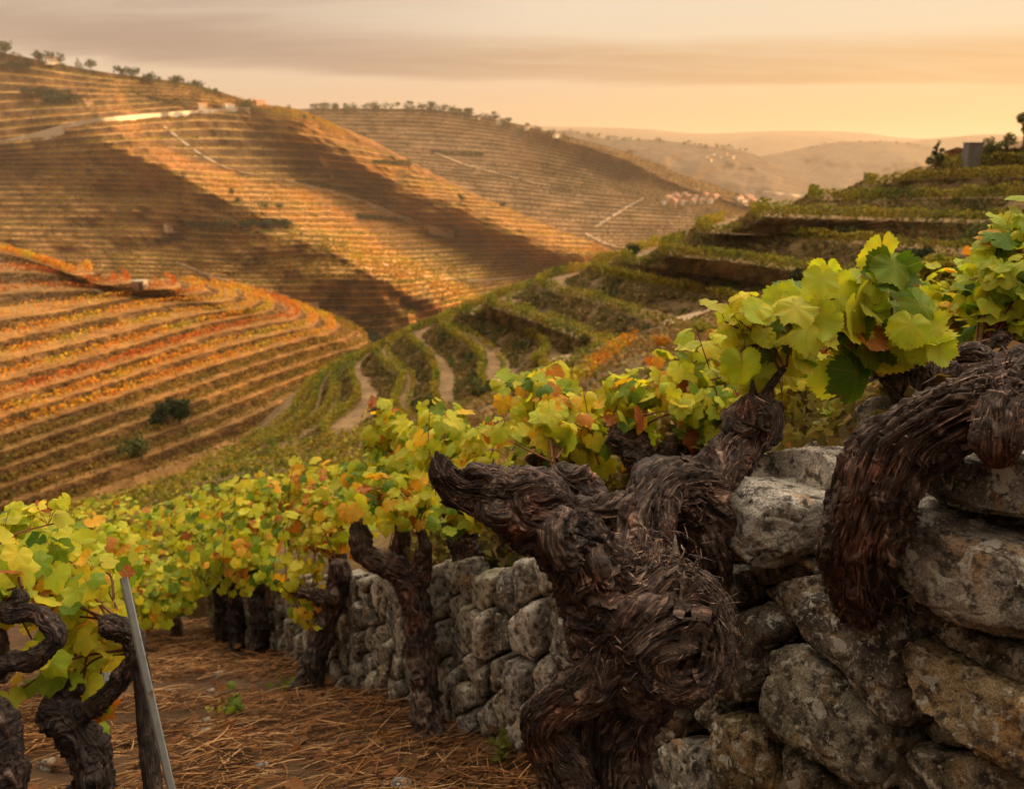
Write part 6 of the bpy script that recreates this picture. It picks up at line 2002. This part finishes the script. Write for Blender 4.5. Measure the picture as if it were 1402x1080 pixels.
def put_house(px, py, key, q, wpx, label, group=None, rz=None):
    P = hit(px, py, key)
    if P is None: print("MISS house", px, py); return
    D = P @ FWD
    sc = wpx * D / FPX / (11, 9, 14, 10)[q]
    rz = g.uniform(0.6, 1.15) if rz is None else rz
    if hfirst[q]:
        hfirst[q] = False; o = HP[q]
        o.location = tuple(float(v) for v in P); o.rotation_euler = (0, 0, rz); o.scale = (sc,) * 3; o["label"] = label
        if group: o["group"] = group
    else:
        copy_tree(HP[q], P, rz, (sc, sc), label, group)


for px, py, q, wp, lb in [(72, 87, 2, 16, "white farmhouse among dark trees on the left skyline"), (312, 128, 2, 22, "long sunlit farmhouse above the white road"), (122, 146, 1, 9, "tiny cream hut by the scrub above the white road"),
                          (276, 149, 1, 11, "small cream house just above the road's bend"), (313, 149, 2, 15, "low pale house close to the road's far end"), (355, 147, 3, 14, "ochre house right of the tree at the road's end"), (345, 141, 1, 8, "cream shed above the ochre house"),
                          (384, 142, 0, 12, "white house at the left of the ridge hamlet"), (398, 145, 2, 15, "long white house in the middle of the ridge hamlet"), (412, 150, 1, 12, "cream house at the right of the ridge hamlet"),
                          (234, 315, 1, 14, "tiny pale shed left of the long dark hedge"), (600, 319, 1, 12, "small pale shed by the track's lower bend")]:
    put_house(px, py, "t5", q, wp, lb)
for px, py, q, wp, lb in [(655, 163, 2, 11, "white house tucked in the wooded crest"), (684, 170, 0, 9, "white house right of the wooded crest"), (722, 178, 0, 8, "left one of the white houses on the falling crest"), (762, 188, 2, 10, "right one of the white houses on the falling crest")]:
    put_house(px, py, "t6", q, wp, lb)
for px, py in [(908, 280), (915, 276), (922, 281), (928, 274), (935, 279), (941, 273), (948, 279), (953, 272), (960, 278), (966, 272), (972, 278), (978, 274), (925, 270), (938, 268), (1016, 280), (1024, 276), (1031, 281), (1038, 278), (1045, 283), (1010, 276)]:
    put_house(px, py, "t6", int(g.integers(0, 4)), g.uniform(9.5, 14), "small house with a red roof in the valley village", "houses of the valley village")
for px, py in [(968, 216), (977, 213), (986, 216), (994, 212), (1003, 217), (972, 221)]:
    put_house(px, py, "t7", int(g.integers(0, 3)), g.uniform(4, 6), "tiny white house high on the receding hill", "houses on the receding hill")

# stone hut on the orange hill's shoulder
P = hit(192, 394, "t4") if hit(192, 394, "t4") is not None else U(192, 394, 128)
hut = empty("stone_hut", P); tag(hut, "flat roofed grey stone hut at the shoulder of the orange hillside", "hut")
b = Acc(); box(b, (0, 0, 0.5), (2.3, 1.8, 1.5)); b.build("wall", WALLS["grey"], hut, smooth=False)
b = Acc(); box(b, (0, 0, 1.34), (2.5, 2.0, 0.14)); b.build("roof", WALLS["grey"], hut, smooth=False)
b = Acc(); box(b, (0.5, -0.91, 0.35), (0.6, 0.06, 1.1)); b.build("door", M_GLASS, hut, smooth=False)

# concrete pillar on the crest of the spur
P = hit(1328, 229, "t3")
pil = empty("concrete_pillar", P); tag(pil, "grey square concrete pillar standing on the spur's crest", "pillar")
M_CONC, _t, _o = mat_new("old_concrete"); _P = _t.n("ShaderNodeTexCoord").outputs["Object"]
principled(_t, _o, _t.mix(_t.noise(_P, 2.5, 6.0), (0.09, 0.085, 0.085), (0.22, 0.20, 0.19)), 0.9, _t.noise(_P, 8, 5), .5, .03)
D = P @ FWD; ph = 31 * D / FPX; pw_ = 19 * D / FPX
b = Acc(); box(b, (0, 0, ph / 2 - .15), (pw_, pw_ * .8, ph + .3)); o = b.build("shaft", M_CONC, pil, smooth=False)
b = Acc(); box(b, (0, 0, ph + 0.05), (pw_ * 1.08, pw_ * .9, 0.10)); b.build("cap", M_CONC, pil, smooth=False)
b = Acc(); box(b, (pw_ * .1, -pw_ * .4 - .01, ph * .55), (pw_ * .5, 0.04, ph * .5)); b.build("door", M_CONC, pil, smooth=False)

# ================================================================== HAZE
M_HAZE = bpy.data.materials.new("haze"); M_HAZE.use_nodes = True
ht_ = M_HAZE.node_tree; ht_.nodes.clear()
ho = ht_.nodes.new("ShaderNodeOutputMaterial"); hv = ht_.nodes.new("ShaderNodeVolumePrincipled")
hv.inputs["Color"].default_value = (0.64, 0.55, 0.45, 1)
hv.inputs["Density"].default_value = 0.000125
hv.inputs["Anisotropy"].default_value = 0.25
ht_.links.new(hv.outputs[0], ho.inputs["Volume"])
a = Acc(); box(a, (0, 0, 54), (29000, 29000, 410)); o = a.build("haze", M_HAZE, smooth=False); tag(o, kind="stuff")
